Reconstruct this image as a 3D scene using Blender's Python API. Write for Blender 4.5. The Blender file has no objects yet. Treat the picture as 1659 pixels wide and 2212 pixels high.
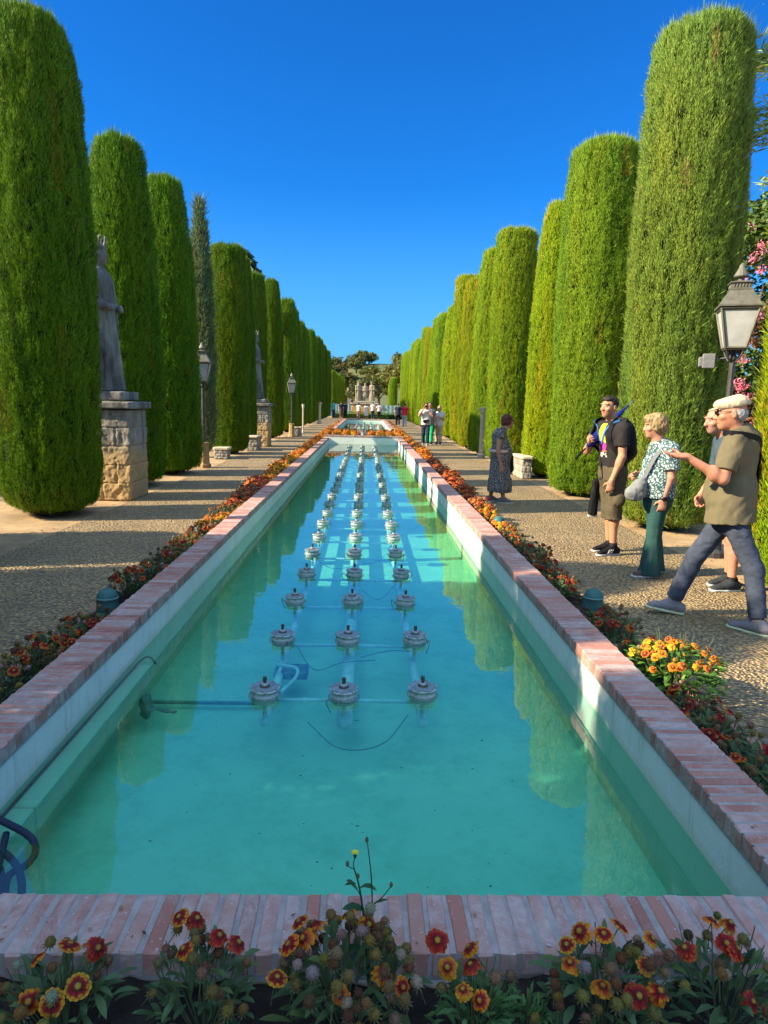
import bpy, bmesh, math, random
import numpy as np
from mathutils import Vector, Matrix
try:
    import openvdb as vdb
except ImportError:
    import pyopenvdb as vdb
random.seed(7)
RNG = np.random.default_rng(11)
SC = bpy.context.scene
COL = SC.collection
rad = math.radians

# ------------------------------------------------------------------ camera
CAMZ = 1.66
PITCH, YAW, ROLL = .1609, .0307, .0250
cam = bpy.data.cameras.new('camera')
cam_o = bpy.data.objects.new('camera', cam)
COL.objects.link(cam_o)
fw = np.array([math.sin(YAW)*math.cos(PITCH), math.cos(YAW)*math.cos(PITCH), -math.sin(PITCH)])
rt = np.array([math.cos(YAW), -math.sin(YAW), 0])
up = np.cross(rt, fw)
c_, s_ = math.cos(ROLL), math.sin(ROLL)
r2, u2 = c_*rt + s_*up, -s_*rt + c_*up
mw = Matrix(((r2[0], u2[0], -fw[0], 0), (r2[1], u2[1], -fw[1], 0), (r2[2], u2[2], -fw[2], CAMZ), (0, 0, 0, 1)))
cam_o.matrix_world = mw
cam.sensor_fit = 'HORIZONTAL'
cam.sensor_width = 36
cam.lens = 36*1450/1659
cam.clip_start = .05
cam.clip_end = 3000
SC.camera = cam_o

# ------------------------------------------------------------------ light
SUN_EL, SUN_AZ = rad(32), rad(257)          # azimuth clockwise from +Y: the sun stands to the left
world = bpy.data.worlds.new('World')
SC.world = world
world.use_nodes = True
wn = world.node_tree
bg = wn.nodes['Background']
sky = wn.nodes.new('ShaderNodeTexSky')
sky.sky_type = 'NISHITA'
sky.sun_disc = False
sky.sun_elevation = SUN_EL
sky.sun_rotation = SUN_AZ
sky.air_density = 1.0
sky.dust_density = .0
sky.ozone_density = 3.0
hs = wn.nodes.new('ShaderNodeHueSaturation')
hs.inputs['Saturation'].default_value = 1.15
hs.inputs['Value'].default_value = 1.0
wn.links.new(sky.outputs[0], hs.inputs['Color'])
tint = wn.nodes.new('ShaderNodeMix'); tint.data_type = 'RGBA'; tint.blend_type = 'MULTIPLY'
tint.inputs[0].default_value = 1.
tint.inputs[7].default_value = (.058, .365, .675, 1)
wn.links.new(hs.outputs[0], tint.inputs[6])
# fill glow added to the sky overhead and behind the viewer, lifting the shade
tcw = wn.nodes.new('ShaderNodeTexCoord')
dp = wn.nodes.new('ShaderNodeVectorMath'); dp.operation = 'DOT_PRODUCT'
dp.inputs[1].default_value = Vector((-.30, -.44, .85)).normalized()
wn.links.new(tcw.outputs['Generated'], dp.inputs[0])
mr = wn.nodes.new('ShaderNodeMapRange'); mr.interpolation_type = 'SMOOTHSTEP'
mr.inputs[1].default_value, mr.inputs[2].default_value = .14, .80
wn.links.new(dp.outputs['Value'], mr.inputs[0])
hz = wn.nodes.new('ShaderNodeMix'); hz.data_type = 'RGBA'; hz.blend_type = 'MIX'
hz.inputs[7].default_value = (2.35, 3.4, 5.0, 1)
# paler air towards the horizon
sx = wn.nodes.new('ShaderNodeSeparateXYZ'); wn.links.new(tcw.outputs['Generated'], sx.inputs[0])
m2 = wn.nodes.new('ShaderNodeMapRange'); m2.interpolation_type = 'SMOOTHSTEP'
m2.inputs[1].default_value, m2.inputs[2].default_value = .30, -.02
m2.inputs[3].default_value, m2.inputs[4].default_value = 0., .85
wn.links.new(sx.outputs[2], m2.inputs[0])
ha = wn.nodes.new('ShaderNodeMix'); ha.data_type = 'RGBA'
ha.inputs[7].default_value = (.55, 1.68, 2.75, 1)
wn.links.new(m2.outputs[0], ha.inputs[0]); wn.links.new(tint.outputs[2], ha.inputs[6])
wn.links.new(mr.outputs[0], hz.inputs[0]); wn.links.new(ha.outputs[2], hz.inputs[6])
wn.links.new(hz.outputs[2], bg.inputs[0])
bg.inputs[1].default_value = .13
sun = bpy.data.lights.new('sun', 'SUN')
sun.energy = 5.0
sun.angle = rad(.5)
sun.color = (1, .85, .60)
sun_o = bpy.data.objects.new('sun', sun)
COL.objects.link(sun_o)
sd = Vector((math.sin(SUN_AZ)*math.cos(SUN_EL), math.cos(SUN_AZ)*math.cos(SUN_EL), math.sin(SUN_EL)))
sun_o.rotation_euler = (-sd).to_track_quat('-Z', 'Y').to_euler()
sun_o.location = (0, 0, 30)
SC.view_settings.view_transform = 'Standard'
SC.view_settings.look = 'None'
SC.view_settings.gamma = 1
SC.view_settings.exposure = 1.3
SC.cycles.max_bounces = 8
SC.cycles.transparent_max_bounces = 12
SC.cycles.caustics_reflective = False
SC.cycles.caustics_refractive = False
try:
    SC.cycles.use_denoising = True
except Exception:
    pass

# ------------------------------------------------------------------ helpers
def hash3(i, j, k, seed):
    n = (i*374761393 + j*668265263 + k*2147483647 + seed*1274126177) & 0xffffffff
    n = ((n ^ (n >> 13))*1274126177) & 0xffffffff
    return ((n ^ (n >> 16)) & 0xffff)/65535.

def vnoise(p, seed=0):
    p = np.asarray(p, float)
    f = np.floor(p)
    i = f.astype(np.int64)
    t = p - f
    t = t*t*(3 - 2*t)
    out = 0
    for a in (0, 1):
        wa = t[..., 0] if a else 1 - t[..., 0]
        for b in (0, 1):
            wb = t[..., 1] if b else 1 - t[..., 1]
            for c in (0, 1):
                wc = t[..., 2] if c else 1 - t[..., 2]
                out = out + wa*wb*wc*hash3(i[..., 0]+a, i[..., 1]+b, i[..., 2]+c, seed)
    return out*2 - 1

class MB:
    """collects geometry; build() links it as one mesh object"""
    def __init__(s):
        s.V = []; s.C = []; s.F = {3: [], 4: []}; s.M = {3: [], 4: []}; s.S = {3: [], 4: []}; s.n = 0
    def add(s, V, F, m=0, c=(1, 1, 1), smooth=False):
        V = np.asarray(V, float).reshape(-1, 3)
        c = np.asarray(c, float)
        if c.ndim == 1:
            c = np.broadcast_to(c, (len(V), 3))
        groups = {3: [], 4: []}
        if isinstance(F, np.ndarray):
            groups[F.shape[1]] = F
        else:
            for f in F:
                groups[len(f)].append(f)
        for k in (3, 4):
            g = np.asarray(groups[k], dtype=np.int64).reshape(-1, k)
            if len(g):
                s.F[k].append(g + s.n)
                s.M[k].append(np.full(len(g), m)); s.S[k].append(np.full(len(g), smooth))
        s.V.append(V); s.C.append(c); s.n += len(V)
        return s
    def mesh(s, name, mats):
        me = bpy.data.meshes.new(name)
        V = np.concatenate(s.V); C = np.concatenate(s.C)
        q = np.concatenate(s.F[4]) if s.F[4] else np.zeros((0, 4), int)
        t = np.concatenate(s.F[3]) if s.F[3] else np.zeros((0, 3), int)
        mi = np.concatenate([np.concatenate(s.M[k]) for k in (4, 3) if s.M[k]])
        sm = np.concatenate([np.concatenate(s.S[k]) for k in (4, 3) if s.S[k]])
        me.vertices.add(len(V)); me.vertices.foreach_set('co', V.ravel())
        nl = q.size + t.size
        me.loops.add(nl); me.loops.foreach_set('vertex_index', np.concatenate([q.ravel(), t.ravel()]))
        npol = len(q) + len(t)
        me.polygons.add(npol)
        ls = np.concatenate([np.arange(len(q))*4, q.size + np.arange(len(t))*3])
        me.polygons.foreach_set('loop_start', ls)
        me.polygons.foreach_set('material_index', mi)
        me.polygons.foreach_set('use_smooth', sm)
        at = me.attributes.new('col', 'FLOAT_COLOR', 'POINT')
        at.data.foreach_set('color', np.concatenate([C, np.ones((len(C), 1))], 1).ravel())
        for m in (mats if isinstance(mats, (list, tuple)) else [mats]):
            me.materials.append(m)
        me.update(calc_edges=True)
        return me
    def build(s, name, mats, parent=None, loc=None):
        o = bpy.data.objects.new(name, s.mesh(name, mats))
        COL.objects.link(o)
        if parent is not None:
            o.parent = parent
        if loc is not None:
            o.location = loc
        return o

def tag(o, label=None, cat=None, group=None, kind=None):
    if label: o['label'] = label
    if cat: o['category'] = cat
    if group: o['group'] = group
    if kind: o['kind'] = kind
    return o

def thing(name, label, cat, loc=(0, 0, 0), rz=0, group=None):
    o = bpy.data.objects.new(name, None)
    COL.objects.link(o)
    o.location = loc
    o.rotation_euler = (0, 0, rz)
    o.empty_display_size = .1
    return tag(o, label, cat, group)

def inst(me, name, parent=None, loc=(0, 0, 0), rot=(0, 0, 0), scale=None):
    o = bpy.data.objects.new(name, me)
    COL.objects.link(o)
    o.parent = parent
    o.location = loc
    o.rotation_euler = rot
    if scale is not None:
        o.scale = (scale,)*3 if not hasattr(scale, '__len__') else scale
    return o

def dup(o, parent=None):
    c = o.copy()
    COL.objects.link(c)
    c.parent = parent
    for ch in o.children:
        dup(ch, c)
    return c

def rbox(sx, sy, sz, b=.004, c=(0, 0, 0)):
    """box with chamfered edges"""
    V = []; idx = {}
    for a in (-1, 1):
        for bb in (-1, 1):
            for d in (-1, 1):
                for ax in range(3):
                    p = np.array([a*(sx/2 - b), bb*(sy/2 - b), d*(sz/2 - b)])
                    p[ax] += (a, bb, d)[ax]*b
                    idx[(a, bb, d, ax)] = len(V); V.append(p + np.array(c))
    F = []
    for ax in range(3):
        o = [i for i in range(3) if i != ax]
        for sgn in (-1, 1):
            ring = []
            for u, v in ((-1, -1), (1, -1), (1, 1), (-1, 1)):
                k = [0, 0, 0]; k[ax] = sgn; k[o[0]] = u; k[o[1]] = v
                ring.append(idx[(*k, ax)])
            F.append(ring if (sgn > 0) == (ax != 1) else ring[::-1])
    for ax in range(3):
        o = [i for i in range(3) if i != ax]
        for u in (-1, 1):
            for v in (-1, 1):
                k0 = [0, 0, 0]; k0[o[0]] = u; k0[o[1]] = v; k1 = k0[:]; k0[ax] = -1; k1[ax] = 1
                f = [idx[(*k0, o[0])], idx[(*k1, o[0])], idx[(*k1, o[1])], idx[(*k0, o[1])]]
                F.append(f if (u*v > 0) != (ax == 1) else f[::-1])
    for a in (-1, 1):
        for bb in (-1, 1):
            for d in (-1, 1):
                f = [idx[(a, bb, d, i)] for i in range(3)]
                F.append(f if a*bb*d > 0 else f[::-1])
    return np.array(V), F

BOXF = [(0, 3, 2, 1), (4, 5, 6, 7), (0, 1, 5, 4), (1, 2, 6, 5), (2, 3, 7, 6), (3, 0, 4, 7)]
def box(x0, x1, y0, y1, z0, z1):
    return np.array([(x0, y0, z0), (x1, y0, z0), (x1, y1, z0), (x0, y1, z0), (x0, y0, z1), (x1, y0, z1), (x1, y1, z1), (x0, y1, z1)]), BOXF

def frame_of(d):
    d = np.asarray(d, float); d = d/np.linalg.norm(d)
    a = np.array([0, 0, 1.]) if abs(d[2]) < .9 else np.array([1., 0, 0])
    u = np.cross(a, d); u /= np.linalg.norm(u)
    return u, np.cross(d, u)

def tube(P, R, n=8, cap=True):
    P = np.asarray(P, float)
    R = np.broadcast_to(np.asarray(R, float), (len(P),))
    V = []; F = []
    for i, p in enumerate(P):
        d = P[min(i+1, len(P)-1)] - P[max(i-1, 0)]
        if i == 0:
            u, v = frame_of(d)
        else:
            d = d/np.linalg.norm(d)
            u = u - d*(u@d); u /= np.linalg.norm(u); v = np.cross(d, u)
        a = np.arange(n)*2*math.pi/n
        V.append(p + R[i]*(np.cos(a)[:, None]*u + np.sin(a)[:, None]*v))
    for i in range(len(P)-1):
        for j in range(n):
            F.append((i*n+j, i*n+(j+1) % n, (i+1)*n+(j+1) % n, (i+1)*n+j))
    V = np.concatenate(V)
    if cap:
        m = len(V); V = np.concatenate([V, [P[0]], [P[-1]]])
        for j in range(n):
            F.append((m, (j+1) % n, j)); F.append((m+1, (len(P)-1)*n+j, (len(P)-1)*n+(j+1) % n))
    return V, F

def lathe(prof, n=24, c=(0, 0, 0)):
    """prof: list of (r, z), bottom to top"""
    V = []; F = []
    a = np.arange(n)*2*math.pi/n
    for r, z in prof:
        V.append(np.stack([r*np.cos(a), r*np.sin(a), np.full(n, z)], 1) + np.array(c))
    for i in range(len(prof)-1):
        for j in range(n):
            F.append((i*n+j, i*n+(j+1) % n, (i+1)*n+(j+1) % n, (i+1)*n+j))
    V = np.concatenate(V); m = len(V)
    V = np.concatenate([V, [np.array([0, 0, prof[0][1]]) + c, np.array([0, 0, prof[-1][1]]) + c]])
    for j in range(n):
        F.append((m, (j+1) % n, j)); F.append((m+1, (len(prof)-1)*n+j, (len(prof)-1)*n+(j+1) % n))
    return V, F

# ------------------------------------------------------------------ materials
def newmat(name):
    m = bpy.data.materials.new(name)
    m.use_nodes = True
    return m, m.node_tree.nodes, m.node_tree.links, m.node_tree.nodes['Principled BSDF']

def ramp(n, l, src, stops):
    r = n.new('ShaderNodeValToRGB')
    e = r.color_ramp.elements
    while len(e) < len(stops):
        e.new(.5)
    for k, (p, c) in enumerate(stops):
        e[k].position = p
        e[k].color = (*c, 1) if len(c) == 3 else c
    l.new(src, r.inputs[0])
    return r.outputs[0]

def mixc(n, l, a, b, fac, mode='MIX'):
    m = n.new('ShaderNodeMix'); m.data_type = 'RGBA'; m.blend_type = mode
    for sock, v in ((m.inputs[6], a), (m.inputs[7], b), (m.inputs[0], fac)):
        if hasattr(v, 'is_output'):
            l.new(v, sock)
        elif isinstance(v, (int, float)):
            sock.default_value = v
        else:
            sock.default_value = (*v, 1)
    return m.outputs[2]

def coord(n, l, scale=(1, 1, 1), kind='Object'):
    t = n.new('ShaderNodeTexCoord'); mp = n.new('ShaderNodeMapping')
    mp.inputs['Scale'].default_value = scale
    l.new(t.outputs[kind], mp.inputs[0])
    return mp.outputs[0]

def noise(n, l, vec, scale, detail=5, rough=.6, dist=0):
    t = n.new('ShaderNodeTexNoise')
    t.inputs['Scale'].default_value = scale; t.inputs['Detail'].default_value = detail
    t.inputs['Roughness'].default_value = rough; t.inputs['Distortion'].default_value = dist
    l.new(vec, t.inputs['Vector'])
    return t.outputs['Fac']

def bump(n, l, h, strength=.5, dist=.01, normal=None):
    b = n.new('ShaderNodeBump')
    b.inputs['Strength'].default_value = strength; b.inputs['Distance'].default_value = dist
    l.new(h, b.inputs['Height'])
    if normal is not None:
        l.new(normal, b.inputs['Normal'])
    return b.outputs[0]

def pm(name, c1, c2=None, scale=6, rough=.8, bs=60, bstr=.3, bdist=.004, attr=False, stretch=(1, 1, 1), metal=0, spec=.3, lo=.35, hi=.65, objcol=False):
    """two colours mixed by noise, fine bump, optionally times the vertex colour"""
    m, n, l, p = newmat(name)
    v = coord(n, l, stretch)
    c2 = c2 or tuple(x*.75 for x in c1)
    out = ramp(n, l, noise(n, l, v, scale), [(lo, c1), (hi, c2)])
    if attr:
        a = n.new('ShaderNodeAttribute'); a.attribute_name = 'col'
        out = mixc(n, l, out, a.outputs['Color'], 1., 'MULTIPLY')
    if objcol:
        a = n.new('ShaderNodeObjectInfo')
        out = mixc(n, l, out, a.outputs['Color'], 1., 'MULTIPLY')
    l.new(out, p.inputs['Base Color'])
    p.inputs['Roughness'].default_value = rough
    p.inputs['Metallic'].default_value = metal
    p.inputs['Specular IOR Level'].default_value = spec
    if bstr:
        l.new(bump(n, l, noise(n, l, v, bs, 4), bstr, bdist), p.inputs['Normal'])
    return m

def leafmat(name, c1, c2, scale=1.5, trans=.35, rough=.6, stretch=(1, 1, .35), spec=.25):
    """leaves: noise patches of two greens times vertex colour and object colour, part translucent"""
    m, n, l, p = newmat(name)
    v = coord(n, l, stretch)
    out = ramp(n, l, noise(n, l, v, scale, 6, .65), [(.34, c1), (.66, c2)])
    a = n.new('ShaderNodeAttribute'); a.attribute_name = 'col'
    out = mixc(n, l, out, a.outputs['Color'], 1., 'MULTIPLY')
    oi = n.new('ShaderNodeObjectInfo')
    out = mixc(n, l, out, oi.outputs['Color'], 1., 'MULTIPLY')
    l.new(out, p.inputs['Base Color'])
    p.inputs['Roughness'].default_value = rough
    p.inputs['Specular IOR Level'].default_value = spec
    tr = n.new('ShaderNodeBsdfTranslucent')
    l.new(out, tr.inputs[0])
    mx = n.new('ShaderNodeMixShader'); mx.inputs[0].default_value = trans
    l.new(p.outputs[0], mx.inputs[1]); l.new(tr.outputs[0], mx.inputs[2])
    l.new(mx.outputs[0], n['Material Output'].inputs['Surface'])
    return m

M = {}
M['earth'] = pm('earth', (.46, .31, .16), (.28, .19, .105), 2.2, .95, 90, .6, .01)
M['soil'] = pm('soil', (.045, .035, .028), (.018, .014, .012), 9, .95, 120, 1., .02)

def path_mat():
    m, n, l, p = newmat('pebble_paving')
    t = n.new('ShaderNodeTexCoord')
    sep = n.new('ShaderNodeSeparateXYZ'); l.new(t.outputs['Object'], sep.inputs[0])
    def mth(op, a, b):
        q = n.new('ShaderNodeMath'); q.operation = op
        for s, v in ((q.inputs[0], a), (q.inputs[1], b)):
            if hasattr(v, 'is_output'): l.new(v, s)
            else: s.default_value = v
        return q.outputs[0]
    # pebbles laid in scalloped rows
    wob = mth('MULTIPLY', mth('SINE', mth('MULTIPLY', sep.outputs[0], 9.), 0.), .055)
    yy = mth('ADD', mth('MULTIPLY', sep.outputs[1], 1.55), wob)
    cmb = n.new('ShaderNodeCombineXYZ')
    l.new(sep.outputs[0], cmb.inputs[0]); l.new(yy, cmb.inputs[1]); l.new(sep.outputs[2], cmb.inputs[2])
    vo = n.new('ShaderNodeTexVoronoi'); vo.inputs['Scale'].default_value = 34; vo.inputs['Randomness'].default_value = .85
    l.new(cmb.outputs[0], vo.inputs['Vector'])
    colr = ramp(n, l, vo.outputs['Color'], [(.0, (.20, .15, .085)), (.4, (.58, .41, .185)), (.8, (.78, .56, .265)), (1., (.86, .68, .42))])
    gap = ramp(n, l, vo.outputs['Distance'], [(.34, (0, 0, 0)), (.62, (1, 1, 1))])
    big = noise(n, l, t.outputs['Object'], 1.1, 5)
    colr = mixc(n, l, colr, ramp(n, l, big, [(.35, (.72, .70, .68)), (.7, (1.05, 1.0, .95))]), 1., 'MULTIPLY')
    colr = mixc(n, l, colr, (.17, .125, .075), gap)
    l.new(colr, p.inputs['Base Color'])
    p.inputs['Roughness'].default_value = .75
    inv = mth('SUBTRACT', 1., vo.outputs['Distance'])
    b1 = bump(n, l, inv, 1., .035)
    l.new(bump(n, l, noise(n, l, t.outputs['Object'], 9, 5), .5, .03, b1), p.inputs['Normal'])
    return m
M['path'] = path_mat()

def brick_mat():
    m, n, l, p = newmat('old_brick')
    v = coord(n, l)
    a = n.new('ShaderNodeAttribute'); a.attribute_name = 'col'
    sp = n.new('ShaderNodeSeparateColor'); l.new(a.outputs['Color'], sp.inputs[0])
    red = ramp(n, l, sp.outputs[0], [(0, (.31, .125, .095)), (.5, (.40, .165, .12)), (1, (.41, .21, .165))])
    pale = ramp(n, l, noise(n, l, v, 26, 6, .7), [(.3, (.53, .40, .37)), (.7, (.38, .265, .235))])
    q = n.new('ShaderNodeMath'); q.operation = 'ADD'
    l.new(noise(n, l, v, 6.5, 9, .76, .8), q.inputs[0])
    q2 = n.new('ShaderNodeMath'); q2.operation = 'MULTIPLY_ADD'; q2.inputs[1].default_value = .20; q2.inputs[2].default_value = -.08
    l.new(sp.outputs[1], q2.inputs[0]); l.new(q2.outputs[0], q.inputs[1])
    f = ramp(n, l, q.outputs[0], [(.44, (0, 0, 0)), (.66, (1, 1, 1))])
    c = mixc(n, l, red, pale, f)
    spots = ramp(n, l, noise(n, l, v, 90, 3, .5), [(.66, (0, 0, 0)), (.72, (1, 1, 1))])
    c = mixc(n, l, c, (.52, .47, .45), spots)
    l.new(c, p.inputs['Base Color'])
    p.inputs['Roughness'].default_value = .85
    b1 = bump(n, l, noise(n, l, v, 35, 6, .7), .55, .006)
    l.new(bump(n, l, noise(n, l, v, 220, 3), .4, .002, b1), p.inputs['Normal'])
    return m
M['brick'] = brick_mat()
M['mortar'] = pm('mortar', (.40, .35, .33), (.28, .25, .235), 18, .9, 150, .6, .004)
M['brick_far'] = pm('edging_brick', (.36, .17, .11), (.26, .17, .13), 8, .9, 60, .5, .005)

def plaster_mat():
    m, n, l, p = newmat('pool_plaster')
    v = coord(n, l)
    c = ramp(n, l, noise(n, l, v, 2.4, 7, .7), [(.3, (.78, .79, .74)), (.7, (.62, .66, .60))])
    st = coord(n, l, (1, 6, .6))
    c = mixc(n, l, c, (.36, .40, .30), ramp(n, l, noise(n, l, st, 3, 5, .7), [(.55, (0, 0, 0)), (.75, (.75, .75, .75))]))
    t = n.new('ShaderNodeTexCoord'); sp = n.new('ShaderNodeSeparateXYZ'); l.new(t.outputs['Object'], sp.inputs[0])
    wob = n.new('ShaderNodeMath'); wob.operation = 'MULTIPLY_ADD'; wob.inputs[1].default_value = .05
    l.new(noise(n, l, coord(n, l, (3, 3, 0)), 3, 5, .7), wob.inputs[0]); l.new(sp.outputs[2], wob.inputs[2])
    line = ramp(n, l, wob.outputs[0], [(.055, (1, 1, 1)), (.085, (.75, .75, .75)), (.115, (0, 0, 0))])
    c = mixc(n, l, c, mixc(n, l, c, (.50, .56, .40), .75), line)
    l.new(c, p.inputs['Base Color'])
    p.inputs['Roughness'].default_value = .85
    l.new(bump(n, l, noise(n, l, v, 70, 5, .65), .5, .006), p.inputs['Normal'])
    return m
M['plaster'] = plaster_mat()

def floor_mat():
    m, n, l, p = newmat('pool_floor_paint')
    v = coord(n, l)
    c = ramp(n, l, noise(n, l, v, .8, 6, .6), [(.3, (.36, .61, .48)), (.7, (.46, .69, .52))])
    c = mixc(n, l, c, (.20, .42, .27), ramp(n, l, noise(n, l, v, 5, 8, .75), [(.46, (0, 0, 0)), (.80, (.75, .75, .75))]))
    c = mixc(n, l, c, (.06, .07, .05), ramp(n, l, noise(n, l, v, 26, 2, .4), [(.765, (0, 0, 0)), (.78, (.9, .9, .9))]))
    l.new(c, p.inputs['Base Color'])
    p.inputs['Roughness'].default_value = .8
    l.new(bump(n, l, noise(n, l, v, 14, 5), .4, .01), p.inputs['Normal'])
    return m
M['pool_floor'] = floor_mat()

def water_mat():
    m, n, l, p = newmat('pool_water')
    n.remove(p)
    v = coord(n, l)
    b = bump(n, l, noise(n, l, v, 2.2, 3, .5), .09, .02)
    b = bump(n, l, noise(n, l, coord(n, l, (1, .35, 1)), 14, 2, .5), .03, .006, b)
    tr = n.new('ShaderNodeBsdfTransparent'); tr.inputs[0].default_value = (.49, .92, .81, 1)
    gl = n.new('ShaderNodeBsdfGlossy'); gl.inputs['Roughness'].default_value = .0
    l.new(b, gl.inputs['Normal'])
    lw = n.new('ShaderNodeLayerWeight'); lw.inputs[0].default_value = .5
    l.new(b, lw.inputs['Normal'])
    pw = n.new('ShaderNodeMath'); pw.operation = 'POWER'; pw.inputs[1].default_value = 2.6
    l.new(lw.outputs['Facing'], pw.inputs[0])
    fr = n.new('ShaderNodeMath'); fr.operation = 'MULTIPLY_ADD'; fr.inputs[1].default_value = .965; fr.inputs[2].default_value = .035
    l.new(pw.outputs[0], fr.inputs[0])
    mx = n.new('ShaderNodeMixShader')
    l.new(fr.outputs[0], mx.inputs[0]); l.new(tr.outputs[0], mx.inputs[1]); l.new(gl.outputs[0], mx.inputs[2])
    l.new(mx.outputs[0], n['Material Output'].inputs['Surface'])
    return m
M['water'] = water_mat()
M['cypress'] = leafmat('cypress_leaf', (.165, .295, .011), (.275, .415, .015), 2.2, .22)
M['cypress_core'] = pm('cypress_inner', (.020, .036, .006), (.012, .022, .004), 12, .95, 30, .8, .03)  # very dark colour stands for the shade in gaps deep inside the foliage
M['cypress_grey'] = leafmat('grey_cypress_leaf', (.10, .16, .075), (.16, .22, .10), 2.5, .3)
M['leaf'] = leafmat('broad_leaf', (.05, .12, .025), (.085, .16, .04), 6, .3, .5)
M['leaf_olive'] = leafmat('olive_green_leaf', (.085, .10, .03), (.14, .15, .05), 2, .25)
M['bark'] = pm('bark', (.16, .11, .075), (.09, .065, .045), 14, .95, 40, .9, .02, stretch=(1, 1, .2))
M['stone'] = pm('weathered_limestone', (.40, .36, .28), (.21, .19, .16), 5, .9, 50, .7, .012)
M['stone_gold'] = pm('golden_sandstone', (.46, .31, .13), (.30, .20, .09), 5, .9, 26, 1., .03)
M['pale_stone'] = pm('pale_stone', (.56, .48, .34), (.40, .34, .24), 5, .9, 50, .7, .012)
M['sand_statue'] = pm('sandy_statue_stone', (.36, .30, .21), (.20, .17, .12), 6, .9, 20, .6, .02)
M['statue'] = pm('statue_stone', (.27, .255, .23), (.075, .072, .07), 4, .85, 45, .6, .01, stretch=(1, 1, .4))
M['iron'] = pm('dark_iron', (.055, .055, .055), (.09, .085, .08), 10, .5, 70, .3, .003, metal=.4)
M['tin'] = pm('lantern_tin', (.20, .19, .15), (.13, .125, .10), 12, .55, 70, .3, .003, metal=.3)
# ------------------------------------------------------------------ setting
XL, XR = -1.39, 1.26              # inner edges of the coping
XLO, XRO = -1.60, 1.48            # outer edges
Y0O, Y0 = 1.48, 1.69              # near coping
P1END, P2A, P2B = 26.0, 29.6, 51.0
COPZ, WATZ, FLZ = .30, .05, -.29

def structure(name, V, F, m):
    mb = MB(); mb.add(V, F)
    return tag(mb.build(name, m), kind='structure')

def sheet(x0, x1, y0, y1, z):
    return np.array([(x0, y0, z), (x1, y0, z), (x1, y1, z), (x0, y1, z)]), [(0, 1, 2, 3)]

g = MB()
GX = [-900, XL-.06, XR+.06, 900]
for (x0, x1, ys) in ((GX[0], GX[1], [(-300, 1500)]), (GX[2], GX[3], [(-300, 1500)]), (GX[1], GX[2], [(-300, Y0-.08), (P1END+.06, P2A-.06), (P2B+.06, 1500)])):
    for a, b in ys:
        g.add(*sheet(x0, x1, a, b, 0))
tag(g.build('ground', M['earth']), kind='structure')
structure('path_left', *sheet(-3.75, -2.02, -10, 52, .006), M['path'])
structure('path_right', *sheet(1.95, 3.72, -10, 52, .006), M['path'])
structure('path_cross', *sheet(-9, 9, 52, 71, .004), M['path'])
s = MB()
for x0, x1, y0, y1, z in ((-2.0, XLO, Y0O, 52, .07), (XRO, 1.88, Y0O, 52, .07), (-2.0, 1.88, -1.2, Y0O, .222), (XLO, XRO, P1END+.24, P2A-.24, .30)):
    nx, ny = max(2, int((x1-x0)/.04)), min(400, max(2, int((y1-y0)/.04)))
    gx, gy = np.meshgrid(np.linspace(x0, x1, nx+1), np.linspace(y0, y1, ny+1))
    P = np.stack([gx.ravel(), gy.ravel(), np.full(gx.size, z)], 1)
    P[:, 2] += .022*vnoise(P*[9, 9, 1], 3) + .014*vnoise(P*[31, 31, 1], 5)
    P[:, 0] = np.clip(P[:, 0], x0, x1)
    I = np.arange((nx+1)*(ny+1)).reshape(ny+1, nx+1)
    s.add(P, np.stack([I[:-1, :-1].ravel(), I[:-1, 1:].ravel(), I[1:, 1:].ravel(), I[1:, :-1].ravel()], 1))
tag(s.build('soil', M['soil']), kind='structure')

def edging(name, x, lab):
    mb = MB()
    for y in np.arange(1.5, 51.5, .235):
        V, F = rbox(.062, .225, .075, .006)
        V = V + np.array([x, y + random.uniform(-.004, .004), .045 + random.uniform(-.004, .004)])
        mb.add(V, F, 0, (random.uniform(.7, 1.1),)*3)
    tag(mb.build(name, M['brick_far']), lab, 'kerb')
edging('brick_edging', -2.01, 'thin brick edging between the flower border and the left path')
edging('brick_edging', 1.92, 'thin brick edging between the flower border and the right path')

# --------------------------------------------- pools
def coping_run(mb, x0, x1, y0, y1, ztop, pitch, along, th=.068, gap=.009):
    """bricks on edge laid across a run; along: axis of the run"""
    a0, a1 = (y0, y1) if along == 'y' else (x0, x1)
    nb = int(round((a1-a0)/pitch)); st = (a1-a0)/nb
    for i in range(nb):
        w = st - gap + random.uniform(-.003, .003)
        ln = ((x1-x0) if along == 'y' else (y1-y0)) + random.uniform(-.006, .004)
        V, F = rbox(ln, w, th, random.uniform(.004, .008))
        V = V + RNG.normal(0, .0011, V.shape)
        t = random.uniform(-.012, .012)
        V = V @ np.array([[math.cos(t), math.sin(t), 0], [-math.sin(t), math.cos(t), 0], [0, 0, 1]])
        V[:, 2] += V[:, 0]*random.uniform(-.012, .012) + random.uniform(-.002, .0015)
        if along == 'x':
            V = V[:, [1, 0, 2]]*np.array([1, -1, 1]); V = V[:, [0, 1, 2]]
            V[:, 1] *= 1
            F = F
        cx, cy = (((x0+x1)/2, a0 + (i+.5)*st) if along == 'y' else (a0 + (i+.5)*st, (y0+y1)/2))
        V = V + np.array([cx + random.uniform(-.002, .002), cy, ztop - th/2])
        mb.add(V, F, 0, (random.random(), random.random(), 0))
    V, F = box(x0+.006, x1-.006, y0+.004, y1-.004, ztop-th-.012, ztop-.0035)
    mb.add(V, F, 1)

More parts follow.
